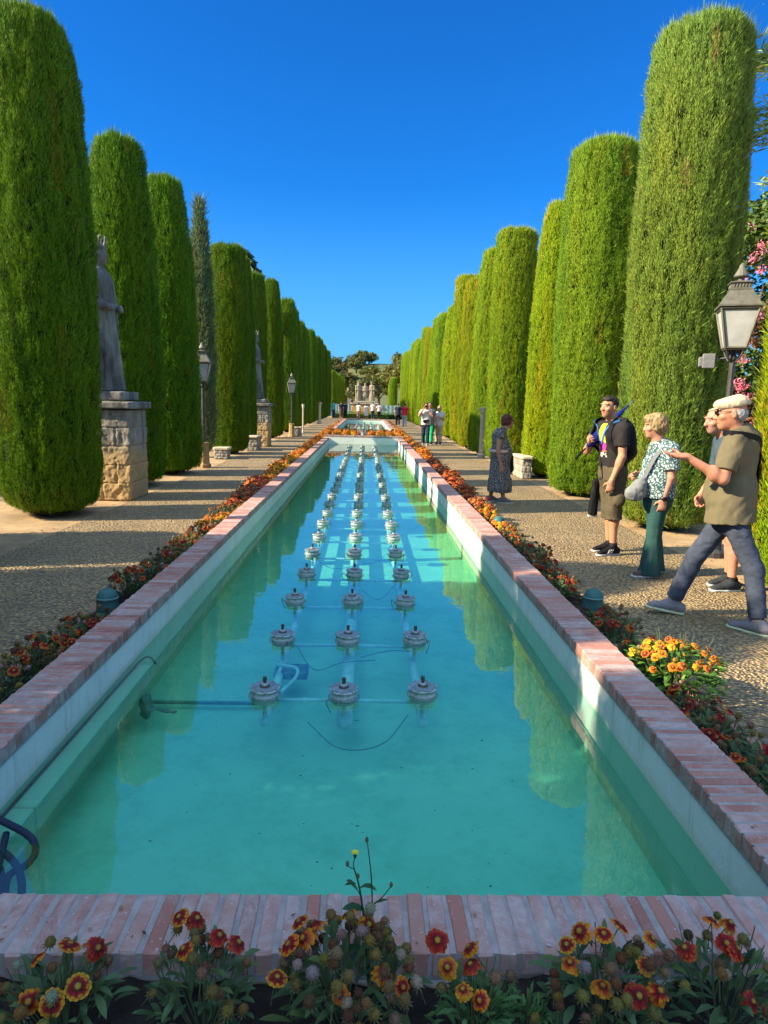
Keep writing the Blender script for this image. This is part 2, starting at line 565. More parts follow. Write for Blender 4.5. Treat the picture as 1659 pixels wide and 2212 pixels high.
def pool(label, ya, yb, zc, zf, zend):
    root = thing('pool_basin', label, 'pool basin', (0, 0, 0))
    for x0, x1, y0, y1, al, zt in ((XLO, XL, ya+.212, yb-.002, 'y', zc), (XR, XRO, ya+.212, yb-.002, 'y', zc), (XLO, XRO, ya, ya+.21, 'x', zc), (XLO, XRO, yb, yb+.21, 'x', zend)):
        mb = MB(); coping_run(mb, x0, x1, y0, y1, zt, .0555, al)
        mb.build('coping', [M['brick'], M['mortar']], root)
    for x0, x1, y0, y1, zt in ((XLO+.01, XL-.014, ya+.226, yb-.0, zc-.083), (XR+.014, XRO-.01, ya+.226, yb-.0, zc-.083), (XLO+.01, XRO-.01, ya+.015, ya+.224, zc-.083), (XLO+.01, XRO-.01, yb+.002, yb+.2, zend-.083)):
        mb = MB()
        n = max(2, int(max(x1-x0, y1-y0)/.25))
        for i in range(n):
            if y1-y0 > x1-x0: V, F = box(x0, x1, y0+(y1-y0)*i/n, y0+(y1-y0)*(i+1)/n, zf-.05, zt)
            else: V, F = box(x0+(x1-x0)*i/n, x0+(x1-x0)*(i+1)/n, y0, y1, zf-.05, zt)
            keep = [F[1], F[0]]
            if y1-y0 > x1-x0:
                keep += [F[3], F[5]] + ([F[2]] if i == 0 else []) + ([F[4]] if i == n-1 else [])
            else:
                keep += [F[2], F[4]] + ([F[5]] if i == 0 else []) + ([F[3]] if i == n-1 else [])
            mb.add(V, keep)
        mb.build('side_wall', M['plaster'], root)
    mb = MB(); mb.add(*sheet(XL-.02, XR+.02, ya+.2, yb+.02, zf))
    mb.build('pool_floor', M['pool_floor'], root)
    return root
pool('long white-walled pool with red brick coping nearest the camera', Y0O, P1END, COPZ, FLZ, .40)
pool('smaller far pool beyond the orange flower strip, below the monument', P2A, P2B, .42, -.12, .42)
structure('pool_water_near', *sheet(XL-.012, XR+.012, Y0+.008, P1END+.004, WATZ), M['water'])
structure('pool_water_far', *sheet(XL-.012, XR+.012, P2A+.22, P2B+.004, .20), M['water'])

# --------------------------------------------- cypress rows
def rodrigues(v, k, a):
    return v*np.cos(a)[:, None] + np.cross(k, v)*np.sin(a)[:, None] + k*(np.sum(k*v, 1)*(1-np.cos(a)))[:, None]

PROF = {
 'column': ([0, .012, .05, .14, .35, .6, .78, .88, .945, .98, 1], [.62, .86, .985, 1.0, 1.0, 1.0, .96, .89, .79, .64, .30]),
 'taper':  ([0, .012, .05, .14, .35, .6, .78, .88, .945, .98, 1], [.62, .9, 1.0, 1.02, 1.0, .93, .83, .74, .64, .50, .22]),
 'flat':   ([0, .012, .05, .14, .35, .6, .8, .92, .968, .988, 1], [.6, .86, .96, .97, 1.0, 1.04, 1.0, .93, .86, .74, .38]),
 'wide': ([0, .012, .05, .14, .35, .64, .74, .82, .90, .97, 1], [.7, .9, 1.0, 1.04, 1.05, 1.03, .82, .70, .52, .30, .1]),
 'spindle':([0, .02, .06, .14, .35, .6, .78, .88, .945, .98, 1], [.4, .7, .9, 1.0, 1.05, .95, .8, .65, .46, .3, .1]),
}
def crown_mesh(name, R, H, n, sl, sw, seed, prof='column', loose=0., mat='cypress'):
    rng = np.random.default_rng(seed)
    tt, rr = PROF[prof]
    z0 = .07
    lean = rng.uniform(-.03, .03, 2)
    ang0 = rng.uniform(0, 6.28)
    def r_(z, a):
        return R
    def shape(z, a):
        t = np.clip((z - z0)/(H - z0), 0, 1)
        r = R*np.interp(t, tt, rr)
        q = np.stack([np.cos(a)*1.3, np.sin(a)*1.3, z*.55 + seed], -1)
        r = r*(1 + .065*vnoise(q, seed)) + R*.042*vnoise(np.stack([np.cos(a)*3.4, np.sin(a)*3.4, z*1.6], -1), seed+1) + R*.03*vnoise(np.stack([np.cos(a)*7, np.sin(a)*7, z*.8], -1), seed+2)
        return r
    mb = MB()
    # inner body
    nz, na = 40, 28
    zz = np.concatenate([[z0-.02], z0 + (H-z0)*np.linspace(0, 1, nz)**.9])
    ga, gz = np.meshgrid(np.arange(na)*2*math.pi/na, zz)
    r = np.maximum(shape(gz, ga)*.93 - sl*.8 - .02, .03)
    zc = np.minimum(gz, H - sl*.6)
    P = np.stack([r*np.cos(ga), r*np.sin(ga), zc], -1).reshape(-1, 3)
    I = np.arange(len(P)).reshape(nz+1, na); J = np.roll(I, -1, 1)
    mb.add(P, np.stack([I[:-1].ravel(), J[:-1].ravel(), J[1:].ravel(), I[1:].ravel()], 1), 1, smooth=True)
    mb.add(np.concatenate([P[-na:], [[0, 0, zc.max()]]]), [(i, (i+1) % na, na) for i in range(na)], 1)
    # sprays of scale leaves
    zs = np.linspace(z0, H, 400); w = np.interp((zs-z0)/(H-z0), tt, rr)*R + .05
    dr = np.abs(np.gradient(np.interp((zs-z0)/(H-z0), tt, rr)*R, zs))
    w = w*np.sqrt(1+np.minimum(dr, 6)**2)
    cdf = np.cumsum(w); cdf /= cdf[-1]
    z = np.interp(rng.random(n), cdf, zs)
    a = rng.random(n)*2*math.pi
    # keep sprays in ragged vertical tufts
    den = vnoise(np.stack([np.cos(a)*6, np.sin(a)*6, z*1.1], -1), seed+5)
    tuft = vnoise(np.stack([r_(z, a)*np.cos(a)*24, r_(z, a)*np.sin(a)*24, z*7], -1), seed+41) + .6*vnoise(np.stack([np.cos(a)*R*45, np.sin(a)*R*45, z*15], -1), seed+43)
    keep = rng.random(n) < np.clip(.66 + .22*den + .55*tuft, .10, 1)
    z, a = z[keep], a[keep]; n = len(z)
    r = shape(z, a)
    slope = np.interp((z-z0)/(H-z0), (np.array(tt[:-1])+np.array(tt[1:]))/2, np.diff(rr)*R/np.maximum(np.diff(tt)*(H-z0), 1e-3))
    nz_ = -slope/np.sqrt(1+slope**2); nr_ = 1/np.sqrt(1+slope**2)
    out = np.stack([np.cos(a), np.sin(a), 0*a], 1); tan = np.stack([-np.sin(a), np.cos(a), 0*a], 1)
    nrm = out*nr_[:, None]; nrm[:, 2] = nz_
    tuft = tuft[keep]
    depth = rng.random(n)**1.3*sl*1.3 - .022*tuft - .030*vnoise(np.stack([r*np.cos(a)*10, r*np.sin(a)*10, z*4.5], -1), seed+31) - .016*vnoise(np.stack([r*np.cos(a)*24, r*np.sin(a)*24, z*12], -1), seed+33)
    base = np.stack([r*np.cos(a), r*np.sin(a), z], 1) - nrm*(depth + sl*.30)[:, None]
    upv = np.array([0, 0, 1.])
    d = upv*(1.0 + .2*rng.normal(size=(n, 1))) + nrm*(.42 + .30*rng.normal(size=(n, 1))) + tan*(.30*rng.normal(size=(n, 1)))
    wild = rng.random(n) < ((.005 + .20*loose))
    d[wild] += nrm[wild]*.7 + tan[wild]*rng.normal(size=(wild.sum(), 1))*.6
    d /= np.linalg.norm(d, axis=1)[:, None]
    L = sl*(.55 + .75*rng.random(n))*(1 + 1.5*(z > H*.95)*rng.random(n)**2) * (1 + 1.1*wild*rng.random(n))
    side = np.cross(d, nrm + .30*rng.normal(size=(n, 3)))
    side /= np.linalg.norm(side, axis=1)[:, None] + 1e-9
    W = sw*(.6 + .8*rng.random(n))
    bend = nrm*(rng.normal(size=(n, 1))*.10*L[:, None]) - upv*.0
    p0 = base; p2 = base + d*L[:, None] + bend
    mid = base + d*(L*.5)[:, None]
    p1 = mid + side*W[:, None]*.5; p3 = mid - side*W[:, None]*.5
    V = np.stack([p0, p1, p2, p3], 1).reshape(-1, 3)
    f = np.arange(4*n).reshape(n, 4)
    br = (.72 + .55*rng.random(n))
    yel = .5 + .5*vnoise(np.stack([np.cos(a)*2.2, np.sin(a)*2.2, z*.6], -1), seed+9)
    c = np.stack([br*(.86 + .30*yel), br, br*(1.1 - .35*yel)], 1)
    dead = (rng.random(n) < .010) | ((vnoise(np.stack([np.cos(a)*3.1, np.sin(a)*3.1, z*1.3], -1), seed+20) > .72) & (rng.random(n) < .45))
    c[dead] = [1.7, .85, 1.6]
    mb.add(V, f, 0, np.repeat(c, 4, 0))
    return mb.mesh(name, [M[mat], M['cypress_core']])

CROWN = {
 'nearA': crown_mesh('crown', .72, 6.5, 480000, .060, .0090, 21, 'column'),
 'nearB': crown_mesh('crown', .72, 6.7, 480000, .060, .0090, 35, 'flat', .2),
 'midA': crown_mesh('crown', .68, 6.4, 290000, .074, .0120, 52, 'taper'),
 'midB': crown_mesh('crown', .68, 6.5, 290000, .074, .0120, 63, 'flat'),
 'wide': crown_mesh('crown', 1.0, 5.5, 60000, .12, .021, 99, 'wide'),
 'grey': crown_mesh('crown', .38, 6.9, 50000, .12, .020, 77, 'spindle', 1.0, 'cypress_grey'),
 'farA': crown_mesh('crown', .66, 6.4, 90000, .100, .0175, 81, 'column'),
 'farB': crown_mesh('crown', .66, 6.4, 90000, .100, .0175, 92, 'taper'),
}
CRH = {'wide': (1.0, 5.5), 'nearA': (.72, 6.5), 'nearB': (.72, 6.7), 'midA': (.68, 6.4), 'midB': (.68, 6.5), 'grey': (.38, 6.9), 'farA': (.66, 6.4), 'farB': (.66, 6.4)}
tk = MB()
tk.add(*tube([(0, 0, -.05), (.01, 0, .05), (.02, .01, .5), (0, .02, 2), (0, 0, 4)], [.19, .15, .12, .10, .05], 10), smooth=True)
TRUNK = tk.mesh('trunk', M['bark'])

def cypress(x, y, kind, r, h, tint, label, group, rz=None):
    t = thing('cypress_tree', label, 'tree', (x, y, 0), random.uniform(0, 6.28) if rz is None else rz, group)
    R0, H0 = CRH[kind]
    o = inst(CROWN[kind], 'crown', t, scale=(r/R0, r/R0, h/H0))
    o.color = (*tint, 1)
    inst(TRUNK, 'trunk', t, scale=(r/.72, r/.72, 1))
    return t
LT, RTT = (.50, .60, .50), (1.18, 1.05, .9)  # left row's darker tint stands in for shade on the sides facing the pool
ORD = ['first', 'second', 'third', 'fourth', 'fifth', 'sixth', 'seventh', 'eighth', 'ninth', 'tenth', 'eleventh', 'twelfth', 'thirteenth', 'fourteenth', 'fifteenth', 'sixteenth', 'seventeenth', 'eighteenth', 'nineteenth', 'twentieth']
def jit(c, s=.06):
    return tuple(v*(1 + random.uniform(-s, s)) for v in c)
GL, GR = 'clipped cypress columns in the left row', 'clipped cypress columns in the right row'
for y_, r_, h_ in ((-2.6, 1.0, 6.2), (-.75, 1.05, 5.8), (1.0, 1.1, 5.6), (3.22, 1.1, 5.0)):
    cypress(-4.7, y_, 'wide', r_, h_, LT, 'clipped cypress column beside the camera, shading the near end of the pool', 'clipped cypress columns beside the camera')
cypress(-5.0, 6.95, 'wide', .85, 2.2, LT, 'low clipped cypress bush just outside the photo on the left', None)
cypress(-4.8, 4.86, 'wide', 1.05, 5.05, LT, 'clipped cypress column just outside the photo, before the large left one', None)
LEFT = [
 (9.45, -4.36, 'nearA', .66, 6.35, 'large clipped cypress cut by the left edge, in front of the robed statue', 1.1),
 (12.75, -4.45, 'midA', .69, 6.1, 'clipped cypress column right behind the robed statue and its pedestal', .4),
 (15.0, -4.32, 'midA', .68, 6.15, 'tapering clipped cypress between the pedestal and the half-hidden lamp', 2.2),
 (19.4, -4.62, 'grey', .37, 6.95, 'narrow loose grey-green cypress behind the half-hidden lamp', .3),
 (20.9, -4.16, 'midB', .59, 6.1, 'flat-topped dark cypress just right of the narrow grey-green one', 1.7),
 (23.0, -4.10, 'midA', .42, 6.2, 'slim cypress squeezed before the second statue on the left', 3.),
 (27.6, -4.55, 'midB', .54, 6.5, 'cypress right behind the second statue on the left', .9),
 (30.2, -4.18, 'midA', .56, 6.75, 'tall tapering cypress just left of the small left path lamp', 4.),
 (34.2, -4.50, 'grey', .30, 7.0, 'thin grey-green cypress right behind the small left path lamp', 2.),
]
yy = 36.2
k = 0
while yy < 72:
    LEFT.append((yy, -4.25 + random.uniform(-.08, .08), 'farB' if k % 2 else 'farA', random.uniform(.50, .60), random.uniform(6.5, 7.1), '%s cypress beyond the small left path lamp, towards the far end' % ORD[k], None))
    yy += random.uniform(3.3, 3.8); k += 1
for (y, x, kd, r, h, lab, rz) in LEFT:
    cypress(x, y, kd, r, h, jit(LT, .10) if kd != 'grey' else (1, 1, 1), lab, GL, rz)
RIGHT = [
 (5.7, 4.13, 'midB', .70, 6.6, 'bright clipped cypress cut by the right edge of the photo', 1.),
 (9.35, 4.24, 'nearB', .665, 6.48, 'largest clipped cypress on the right, left of the street lamp', 2.6),
 (12.75, 4.22, 'nearB', .68, 6.3, 'broad clipped cypress behind the young man with the umbrella', .5),
 (16.0, 4.34, 'midA', .58, 6.2, 'yellow-green cypress just right of the red-haired woman', 2.),
 (20.1, 4.22, 'midB', .65, 6.6, 'clipped cypress right behind the red-haired woman', 5.),
 (23.0, 4.12, 'midA', .62, 6.7, 'clipped cypress just left of the red-haired woman and the stone pillar', 1.),
 (25.6, 4.1, 'midB', .60, 6.2, 'lower cypress between the stone pillar and the strolling couple', 3.),
 (28.9, 4.22, 'midB', .66, 6.9, 'clipped cypress right behind the woman in white', 2.),
]
yy = 33.6; k = 0
while yy < 75:
    RIGHT.append((yy, 4.22 + random.uniform(-.06, .06), 'farA' if k % 2 else 'farB', random.uniform(.54, .63), random.uniform(6.25, 7.05), '%s cypress beyond the strolling couple, towards the far end' % ORD[k], None))
    yy += random.uniform(3.4, 3.9); k += 1
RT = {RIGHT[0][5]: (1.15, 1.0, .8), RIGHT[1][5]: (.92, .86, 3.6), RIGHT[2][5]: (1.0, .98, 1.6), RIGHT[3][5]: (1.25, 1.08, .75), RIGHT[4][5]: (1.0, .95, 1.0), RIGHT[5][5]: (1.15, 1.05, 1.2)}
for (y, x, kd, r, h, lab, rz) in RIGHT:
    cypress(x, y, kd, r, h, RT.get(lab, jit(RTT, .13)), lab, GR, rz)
# ------------------------------------------------------------------ figures: signed distance bodies
def A(*v): return np.array(v, float)
def unit(v): v = np.asarray(v, float); return v/np.linalg.norm(v)

class Sdf:
    def __init__(s, lo, hi, vox):
        s.lo, s.vox = A(*lo), vox
        s.n = np.ceil((A(*hi)-s.lo)/vox).astype(int)+1
        s.d = np.full(s.n, .08, np.float32)
    def _box(s, lo, hi, k):
        a = np.clip(((lo-k-2*s.vox-s.lo)/s.vox).astype(int), 0, s.n)
        b = np.clip(((hi+k+2*s.vox-s.lo)/s.vox).astype(int)+2, 0, s.n)
        if np.any(b <= a): return None, None
        ax = [s.lo[i]+s.vox*np.arange(a[i], b[i]) for i in range(3)]
        return tuple(slice(a[i], b[i]) for i in range(3)), np.stack(np.meshgrid(*ax, indexing='ij'), -1)
    def _mix(s, sl, d, k):
        o = s.d[sl]
        if k <= 0: s.d[sl] = np.minimum(o, d); return
        h = np.maximum(k-np.abs(o-d), 0)/k
        s.d[sl] = np.minimum(o, d)-h*h*k*.25
    def cone(s, a, b, ra, rb, k=.02, flat=None, hem=False):
        a, b = A(*a), A(*b); m = max(ra, rb)+k
        sl, P = s._box(np.minimum(a, b)-m, np.maximum(a, b)+m, k)
        if sl is None: return s
        q = P-a
        ab = b-a
        t = np.clip((q@ab)/max(ab@ab, 1e-9), 0, 1)
        v = q-t[..., None]*ab
        if flat is not None:
            n, f = unit(flat[0]), flat[1]
            v = v+(f-1)*(v@n)[..., None]*n
        d = np.linalg.norm(v, axis=-1)-(ra+(rb-ra)*t)
        if flat is not None: d = d/(1+.35*(flat[1]-1))
        if hem:
            d = np.maximum(d, (q@unit(ab))-np.linalg.norm(ab))
        s._mix(sl, d, k); return s
    def ell(s, c, r, axes=None, k=.02, sub=False):
        c, r = A(*c), A(*r); m = r.max()
        sl, P = s._box(c-m, c+m, k)
        if sl is None: return s
        q = P-c
        if axes is not None: q = q@np.array(axes).T
        k0 = np.linalg.norm(q/r, axis=-1); k1 = np.linalg.norm(q/r**2, axis=-1)+1e-9
        d = k0*(k0-1)/k1
        if sub:
            o = s.d[sl]; h = np.maximum(k-np.abs(o+d), 0)/max(k, 1e-6)
            s.d[sl] = np.maximum(o, -d)+h*h*k*.25
        else: s._mix(sl, d, k)
        return s
    def grid(s):
        ax = [s.lo[i]+s.vox*np.arange(s.n[i]) for i in range(3)]
        return np.stack(np.meshgrid(*ax, indexing='ij'), -1)
    def cut(s, p, n):
        """keep the half space behind the plane"""
        n = unit(n)
        ax = [(s.lo[i]-p[i]+s.vox*np.arange(s.n[i]))*n[i] for i in range(3)]
        s.d = np.maximum(s.d, (ax[0][:, None, None]+ax[1][None, :, None]+ax[2][None, None, :]).astype(np.float32)); return s
    def wrinkle(s, amp, scale, seed=1, tilt=0.):
        I = np.argwhere(np.abs(s.d) < .03)
        P = s.lo+s.vox*I
        if tilt: P = np.stack([P[:, 0]*math.cos(tilt)+P[:, 2]*math.sin(tilt), P[:, 1], P[:, 2]*math.cos(tilt)-P[:, 0]*math.sin(tilt)], 1)
        w = vnoise(P*np.array(scale), seed)+.5*vnoise(P*np.array(scale)*2.1, seed+3)
        s.d[I[:, 0], I[:, 1], I[:, 2]] += (amp*w).astype(np.float32); return s
    def geo(s):
        g = vdb.FloatGrid(.08); g.copyFromArray(np.clip(s.d, -.08, .08).astype(np.float32))
        P, Q = g.convertToQuads(0.) if not isinstance(g, type(None)) else (None, None)
        P = np.asarray(P, float); Q = np.asarray(Q, int)
        a = P[Q[:, 0]]; n = np.cross(P[Q[:, 1]]-a, P[Q[:, 2]]-a)
        # signed volume tells which way the faces wind
        if np.sum(n*a) < 0: Q = Q[:, ::-1]
        return s.lo+s.vox*P, Q
    def build(s, name, mat, parent, paint=None):
        V, F = s.geo()
        mb = MB(); mb.add(V, F, 0, paint(V) if paint else (1, 1, 1), smooth=True)
        return mb.build(name, mat, parent)

Z = A(0, 0, 1)
class Fig:
    """joints in metres relative to the feet, axes as the world's; f is the body's facing"""
    def __init__(s, name_label, cat, loc, J, f, hf=None, vox=.0065, sc=1., group=None, skin=(.52, .27, .165), hs=1.):
        s.root = thing('person', name_label, cat, loc, 0, group)
        s.J = {k: A(*v)*sc for k, v in J.items()}
        s.f = unit(A(*f, 0)); s.r = A(s.f[1], -s.f[0], 0)
        s.hf = unit(A(*hf)) if hf is not None else s.f
        s.hr = unit(np.cross(s.hf, Z)); s.hu = np.cross(s.hr, s.hf)
        s.vox, s.sc, s.skin, s.hs = vox, sc, A(*skin), hs
        P = np.array(list(s.J.values()))
        s.lo, s.hi = P.min(0)-.30, P.max(0)+.30
        s.lo[2] = -.04
        s.H = s.hi[2]
    def new(s, lo=None, hi=None, vox=None):
        return Sdf(s.lo if lo is None else lo, s.hi if hi is None else hi, vox or s.vox)
    def hp(s, r, f, u):
        return s.J['head']+s.hs*(r*s.hr+f*s.hf+u*s.hu)
    def torso(s, d, i=0., fem=False, belly=0.):
        J, g = s.J, s.sc
        pel = (J['hipL']+J['hipR'])/2; nk = J['neck']; ch = (J['shL']+J['shR'])/2-Z*.09*g
        fl = (s.f, 1.42)
        w = .155 if fem else .165
        waist = pel*.55+ch*.45
        d.cone(pel+Z*.02, waist, (.168 if fem else .162)*g+i, (.135 if fem else .152)*g+i, .05, fl)
        d.cone(waist, ch, (.135 if fem else .152)*g+i, w*g+i, .05, fl)
        for q in ('L', 'R'):
            d.cone(ch+Z*.06*g, J['sh'+q]*.8+ch*.2+Z*.03*g, .085*g+i, .062*g+i, .06)
        d.cone(ch+Z*.08*g, nk, .09*g+i, .058*g+i*.6, .05)
        if fem:
            for q in (-1, 1): d.ell(ch+s.f*.075*g+s.r*q*.07*g-Z*.05*g, A(.07, .07, .07)*g+i, None, .05)
        if belly: d.ell(pel*.7+ch*.3+s.f*.05*g, A(.14, .14, .15)*g+i+belly, None, .07)
        return d
    def arm(s, d, q, i=0., t=1., k=.02):
        J, g = s.J, s.sc
        a, b, c = J['sh'+q], J['el'+q], J['wr'+q]
        if t <= 1: d.cone(a, a+(b-a)*t, .056*g+i, (.056-.014*t)*g+i*1.35, k+.01, None, i > 0)
        else:
            d.cone(a, b, .056*g+i, .041*g+i, k+.01); d.cone(b, b+(c-b)*(t-1), .041*g+i, (.041-.014*(t-1))*g+i, k)
            if i == 0: d.ell(b+(c-b)*.25, A(.039, .039, .06)*g, None, .03)
        return d
    def leg(s, d, q, i0=0., i1=0., t=2., k=.03):
        J, g = s.J, s.sc
        a, b, c = J['hip'+q], J['kn'+q], J['an'+q]
        if t <= 1: d.cone(a, a+(b-a)*t, .088*g+i0, (.088-.03*t)*g+i1, k, None, i0 > 0)
        else:
            d.cone(a, b, .088*g+i0, .055*g+(i0+i1)/2, k)
            e = b+(c-b)*(t-1)
            d.cone(b, e, .055*g+(i0+i1)/2, (.055-.019*(t-1))*g+i1, k, None, i0 > 0)
            if i1 == 0: d.ell(b+(c-b)*.27-s.f*.018*g, A(.052, .052, .10)*g, None, .03)
        return d
    def hand(s, d, q, dr, n, thumb, curl=.5, size=1.):
        """dr: along the fingers, n: where the palm faces, thumb: towards the thumb"""
        w = s.J['wr'+q]; g = s.sc*size
        dr = unit(dr); n = unit(A(*n)-dr*(A(*n)@dr)); th = unit(A(*thumb)-dr*(A(*thumb)@dr)-n*(A(*thumb)@n))
        d.cone(w, w+dr*.03*g, .026*g, .029*g, .02, (n, 1.3))
        d.cone(w+dr*.035*g, w+dr*.082*g, .035*g, .041*g, .015, (n, 2.1))
        for j in range(4):
            b = w+dr*.088*g+th*(.031-.0205*j)*g-dr*.004*abs(j-1)*g
            L = (.070, .078, .073, .056)[j]*g
            a = curl*(.55+.12*j)
            sp = th*(.10-.065*j)*(1-min(curl, 1)*.8)
            for seg, (fr, r0, r1) in enumerate(((.45, .0092, .0085), (.31, .0085, .0078), (.24, .0078, .0062))):
                di = unit(math.cos(a)*dr+math.sin(a)*n+sp)
                e = b+di*L*fr
                d.cone(b, e, r0*g, r1*g, .004)
                b = e; a += curl*.75
        b = w+dr*.028*g+th*.030*g
        m = b+unit(dr*.55+th*.75+n*.35)*.042*g
        d.cone(b, m, .0135*g, .0105*g, .012)
        d.cone(m, m+unit(dr*.85+th*.25+n*(.25+.5*curl))*.034*g, .0105*g, .0075*g, .006)
        return d
    def headgeo(s, d, nose=1., jaw=1., ears=True):
        h = s.hs
        ax = (s.hr, s.hf, s.hu)
        d.ell(s.hp(0, -.012, .030), A(.074, .094, .088)*h, ax, .02)
        d.ell(s.hp(0, .030, -.035), A(.058*jaw, .062, .078)*h, ax, .035)
        d.ell(s.hp(0, .058, -.088), A(.026*jaw, .024, .022)*h, ax, .03)
        d.cone(s.hp(0, .083, .018), s.hp(0, .104*(.93+.07*nose), -.022), .011*h, .0135*h*nose, .012)
        for q in (-1, 1):
            d.ell(s.hp(.012*q, .094, -.026), A(.010, .010, .008)*h, ax, .008)
            d.ell(s.hp(.033*q, .078, .038), A(.026, .013, .009)*h, ax, .012)
            d.ell(s.hp(.033*q, .094, .016), A(.017, .015, .012)*h, ax, .008, sub=True)
            d.ell(s.hp(.030*q, .076, .016), A(.014, .012, .011)*h, ax, .003)
            d.ell(s.hp(.042*q, .060, -.018), A(.022, .022, .018)*h, ax, .02)
            if ears:
                d.ell(s.hp(.077*q, -.012, -.004), A(.010, .019, .032)*h, ax, .006)
                d.ell(s.hp(.088*q, -.006, .002), A(.007, .010, .016)*h, ax, .004, sub=True)
        d.ell(s.hp(0, .083, -.052), A(.024, .011, .006)*h, ax, .006)
        d.ell(s.hp(0, .080, -.063), A(.021, .011, .006)*h, ax, .006)
        d.ell(s.hp(0, .098, -.0575), A(.022, .008, .0018)*h, ax, .002, sub=True)
        d.cone(s.J['neck']-Z*.03, s.hp(0, -.02, -.05), .060*s.sc, .054*s.sc, .03)
        return d
    def paint(s, brow=(.05, .03, .02), stub=None, lips=(1.05, .62, .60)):
        def fn(V):
            q = (V-s.J['head'])/s.hs
            r, f, u = q@s.hr, q@s.hf, q@s.hu
            c = np.ones((len(V), 3))*s.skin
            c *= (1+.10*vnoise(V*55, 4))[:, None]
            hd = (np.abs(u) < .13) & (np.abs(r) < .1) & (np.abs(f) < .13)
            if stub is not None:
                mk = hd & (u < -.035) & (f > .01)
                c[mk] = c[mk]*.55+A(*stub)*.45
            c[hd & (np.abs(u+.057) < .009) & (np.abs(r) < .025) & (f > .07)] = s.skin*A(*lips)
            mk = hd & (f > .04) & (np.abs(np.abs(r)-.034) < .022) & (np.abs(u-.036+.12*np.abs(np.abs(r)-.034)) < .0048)
            c[mk] = brow
            e = hd & (f > .05) & (np.abs(np.abs(r)-.031) < .013) & (np.abs(u-.016) < .0048)
            c[e] = (.34, .28, .24)
            c[e & (np.abs(np.abs(r)-.031) < .0065)] = (.03, .02, .015)
            return c
        return fn
    def shoe(s, q, dr, mat, solemat, size=.27, z0=None, sock=None, name='shoe', pitch=0., stripes=None):
        """dr: where the toe points"""
        g = s.sc; a = s.J['an'+q]; dr = unit(A(*dr)); sd_ = unit(np.cross(dr, Z)); upv = np.cross(sd_, dr)
        L = size*g
        base = A(a[0], a[1], 0) if z0 is None else A(a[0], a[1], z0)
        heel = base-dr*.055*g; toe = heel+dr*L*.86
        lo, hi = np.minimum(heel, toe)-.09, np.maximum(heel, toe)+.09; hi[2] += .09
        d = Sdf(lo, hi, min(s.vox, .006))
        d.cone(heel+upv*.052, heel+dr*L*.36+upv*.056, .041*g, .043*g, .03, (sd_, 1.12))
        d.cone(heel+dr*L*.30+upv*.066, toe-dr*.02+upv*.036, .042*g, .033*g, .03, (upv, 1.15))
        d.cone(heel+dr*.02+upv*.06, a+Z*.01, .040*g, .043*g, .03)
        d.ell(a+Z*.035, A(.035, .035, .03)*g, None, .004, sub=True)
        d.cut(heel+upv*.022, -upv)
        d.wrinkle(.0016, (70, 70, 70), 3)
        o = d.build(name, mat, s.root)
        d = Sdf(lo, hi, min(s.vox, .006))
        d.cone(heel+upv*.014, heel+dr*L*.42+upv*.014, .040*g, .036*g, .02, (upv, 2.0))
        d.cone(heel+dr*L*.42+upv*.014, toe-dr*.012+upv*(.018), .036*g, .044*g, .02, (upv, 2.1))
        d.cut(heel+upv*.026, upv); d.cut(heel+upv*.001, -upv)
        d.build('sole', solemat, o)
        if stripes is not None:
            mb = MB()
            for j in range(3):
                c = heel+dr*L*(.34+.085*j)+upv*.058+stripes[0]*.047*g
                V, F = rbox(.009, .006, .05, .001)
                t = unit(upv*.85-dr*.5); o2 = np.cross(t, stripes[0])
                mb.add(c+V[:, :1]*o2+V[:, 1:2]*stripes[0]+V[:, 2:]*t, F)
            mb.build('stripes', stripes[1], o)
        if sock is not None:
            mb = MB(); mb.add(*tube([a-Z*.02, a+Z*.055*g], [.046*g, .043*g], 16), smooth=True)
            mb.build('sock', sock, s.root)
        return o

def skinmat():
    m, n, l, p = newmat('skin')
    a = n.new('ShaderNodeAttribute'); a.attribute_name = 'col'
    v = coord(n, l)
    c = mixc(n, l, a.outputs['Color'], ramp(n, l, noise(n, l, v, 70, 4), [(.3, (.86, .80, .78)), (.7, (1.08, 1.04, 1.02))]), 1., 'MULTIPLY')
    l.new(c, p.inputs['Base Color'])
    p.inputs['Roughness'].default_value = .52
    p.inputs['Specular IOR Level'].default_value = .35
    p.inputs['Subsurface Weight'].default_value = .08
    p.inputs['Subsurface Radius'].default_value = (.012, .004, .002)
    p.inputs['Subsurface Scale'].default_value = .5
    l.new(bump(n, l, noise(n, l, v, 160, 3), .25, .002), p.inputs['Normal'])
    return m
M['skin'] = skinmat()
def cloth(name, c, c2=None, bs=260, attr=False, scale=14, rough=.9):
    return pm(name, c, c2 or tuple(x*.82 for x in c), scale, rough, bs, .35, .002, attr=attr, spec=.15)
M['olive'] = cloth('olive_pique', (.155, .13, .075))
M['jeans'] = cloth('washed_denim', (.062, .075, .11), (.04, .05, .075), 300)
M['charcoal'] = cloth('charcoal_cotton', (.030, .026, .026), attr=True)
M['khaki'] = cloth('brown_khaki', (.105, .085, .052))
M['teal'] = cloth('teal_jersey', (.030, .085, .080))
M['blueshirt'] = cloth('grey_blue_cotton', (.06, .095, .125))
M['navy'] = cloth('navy_cotton', (.03, .04, .07))
M['black'] = cloth('black_nylon', (.010, .010, .012), rough=.6)
M['royal'] = cloth('royal_blue_nylon', (.012, .025, .22), (.008, .014, .13), rough=.5)
M['lanyard'] = cloth('blue_ribbon', (.05, .18, .50))
M['cream'] = pm('cream_printed_cotton', (.50, .42, .29), (.30, .25, .15), 30, .9, 240, .35, .002, lo=.5, hi=.66)
M['greybag'] = cloth('pale_grey_nylon', (.22, .23, .23))
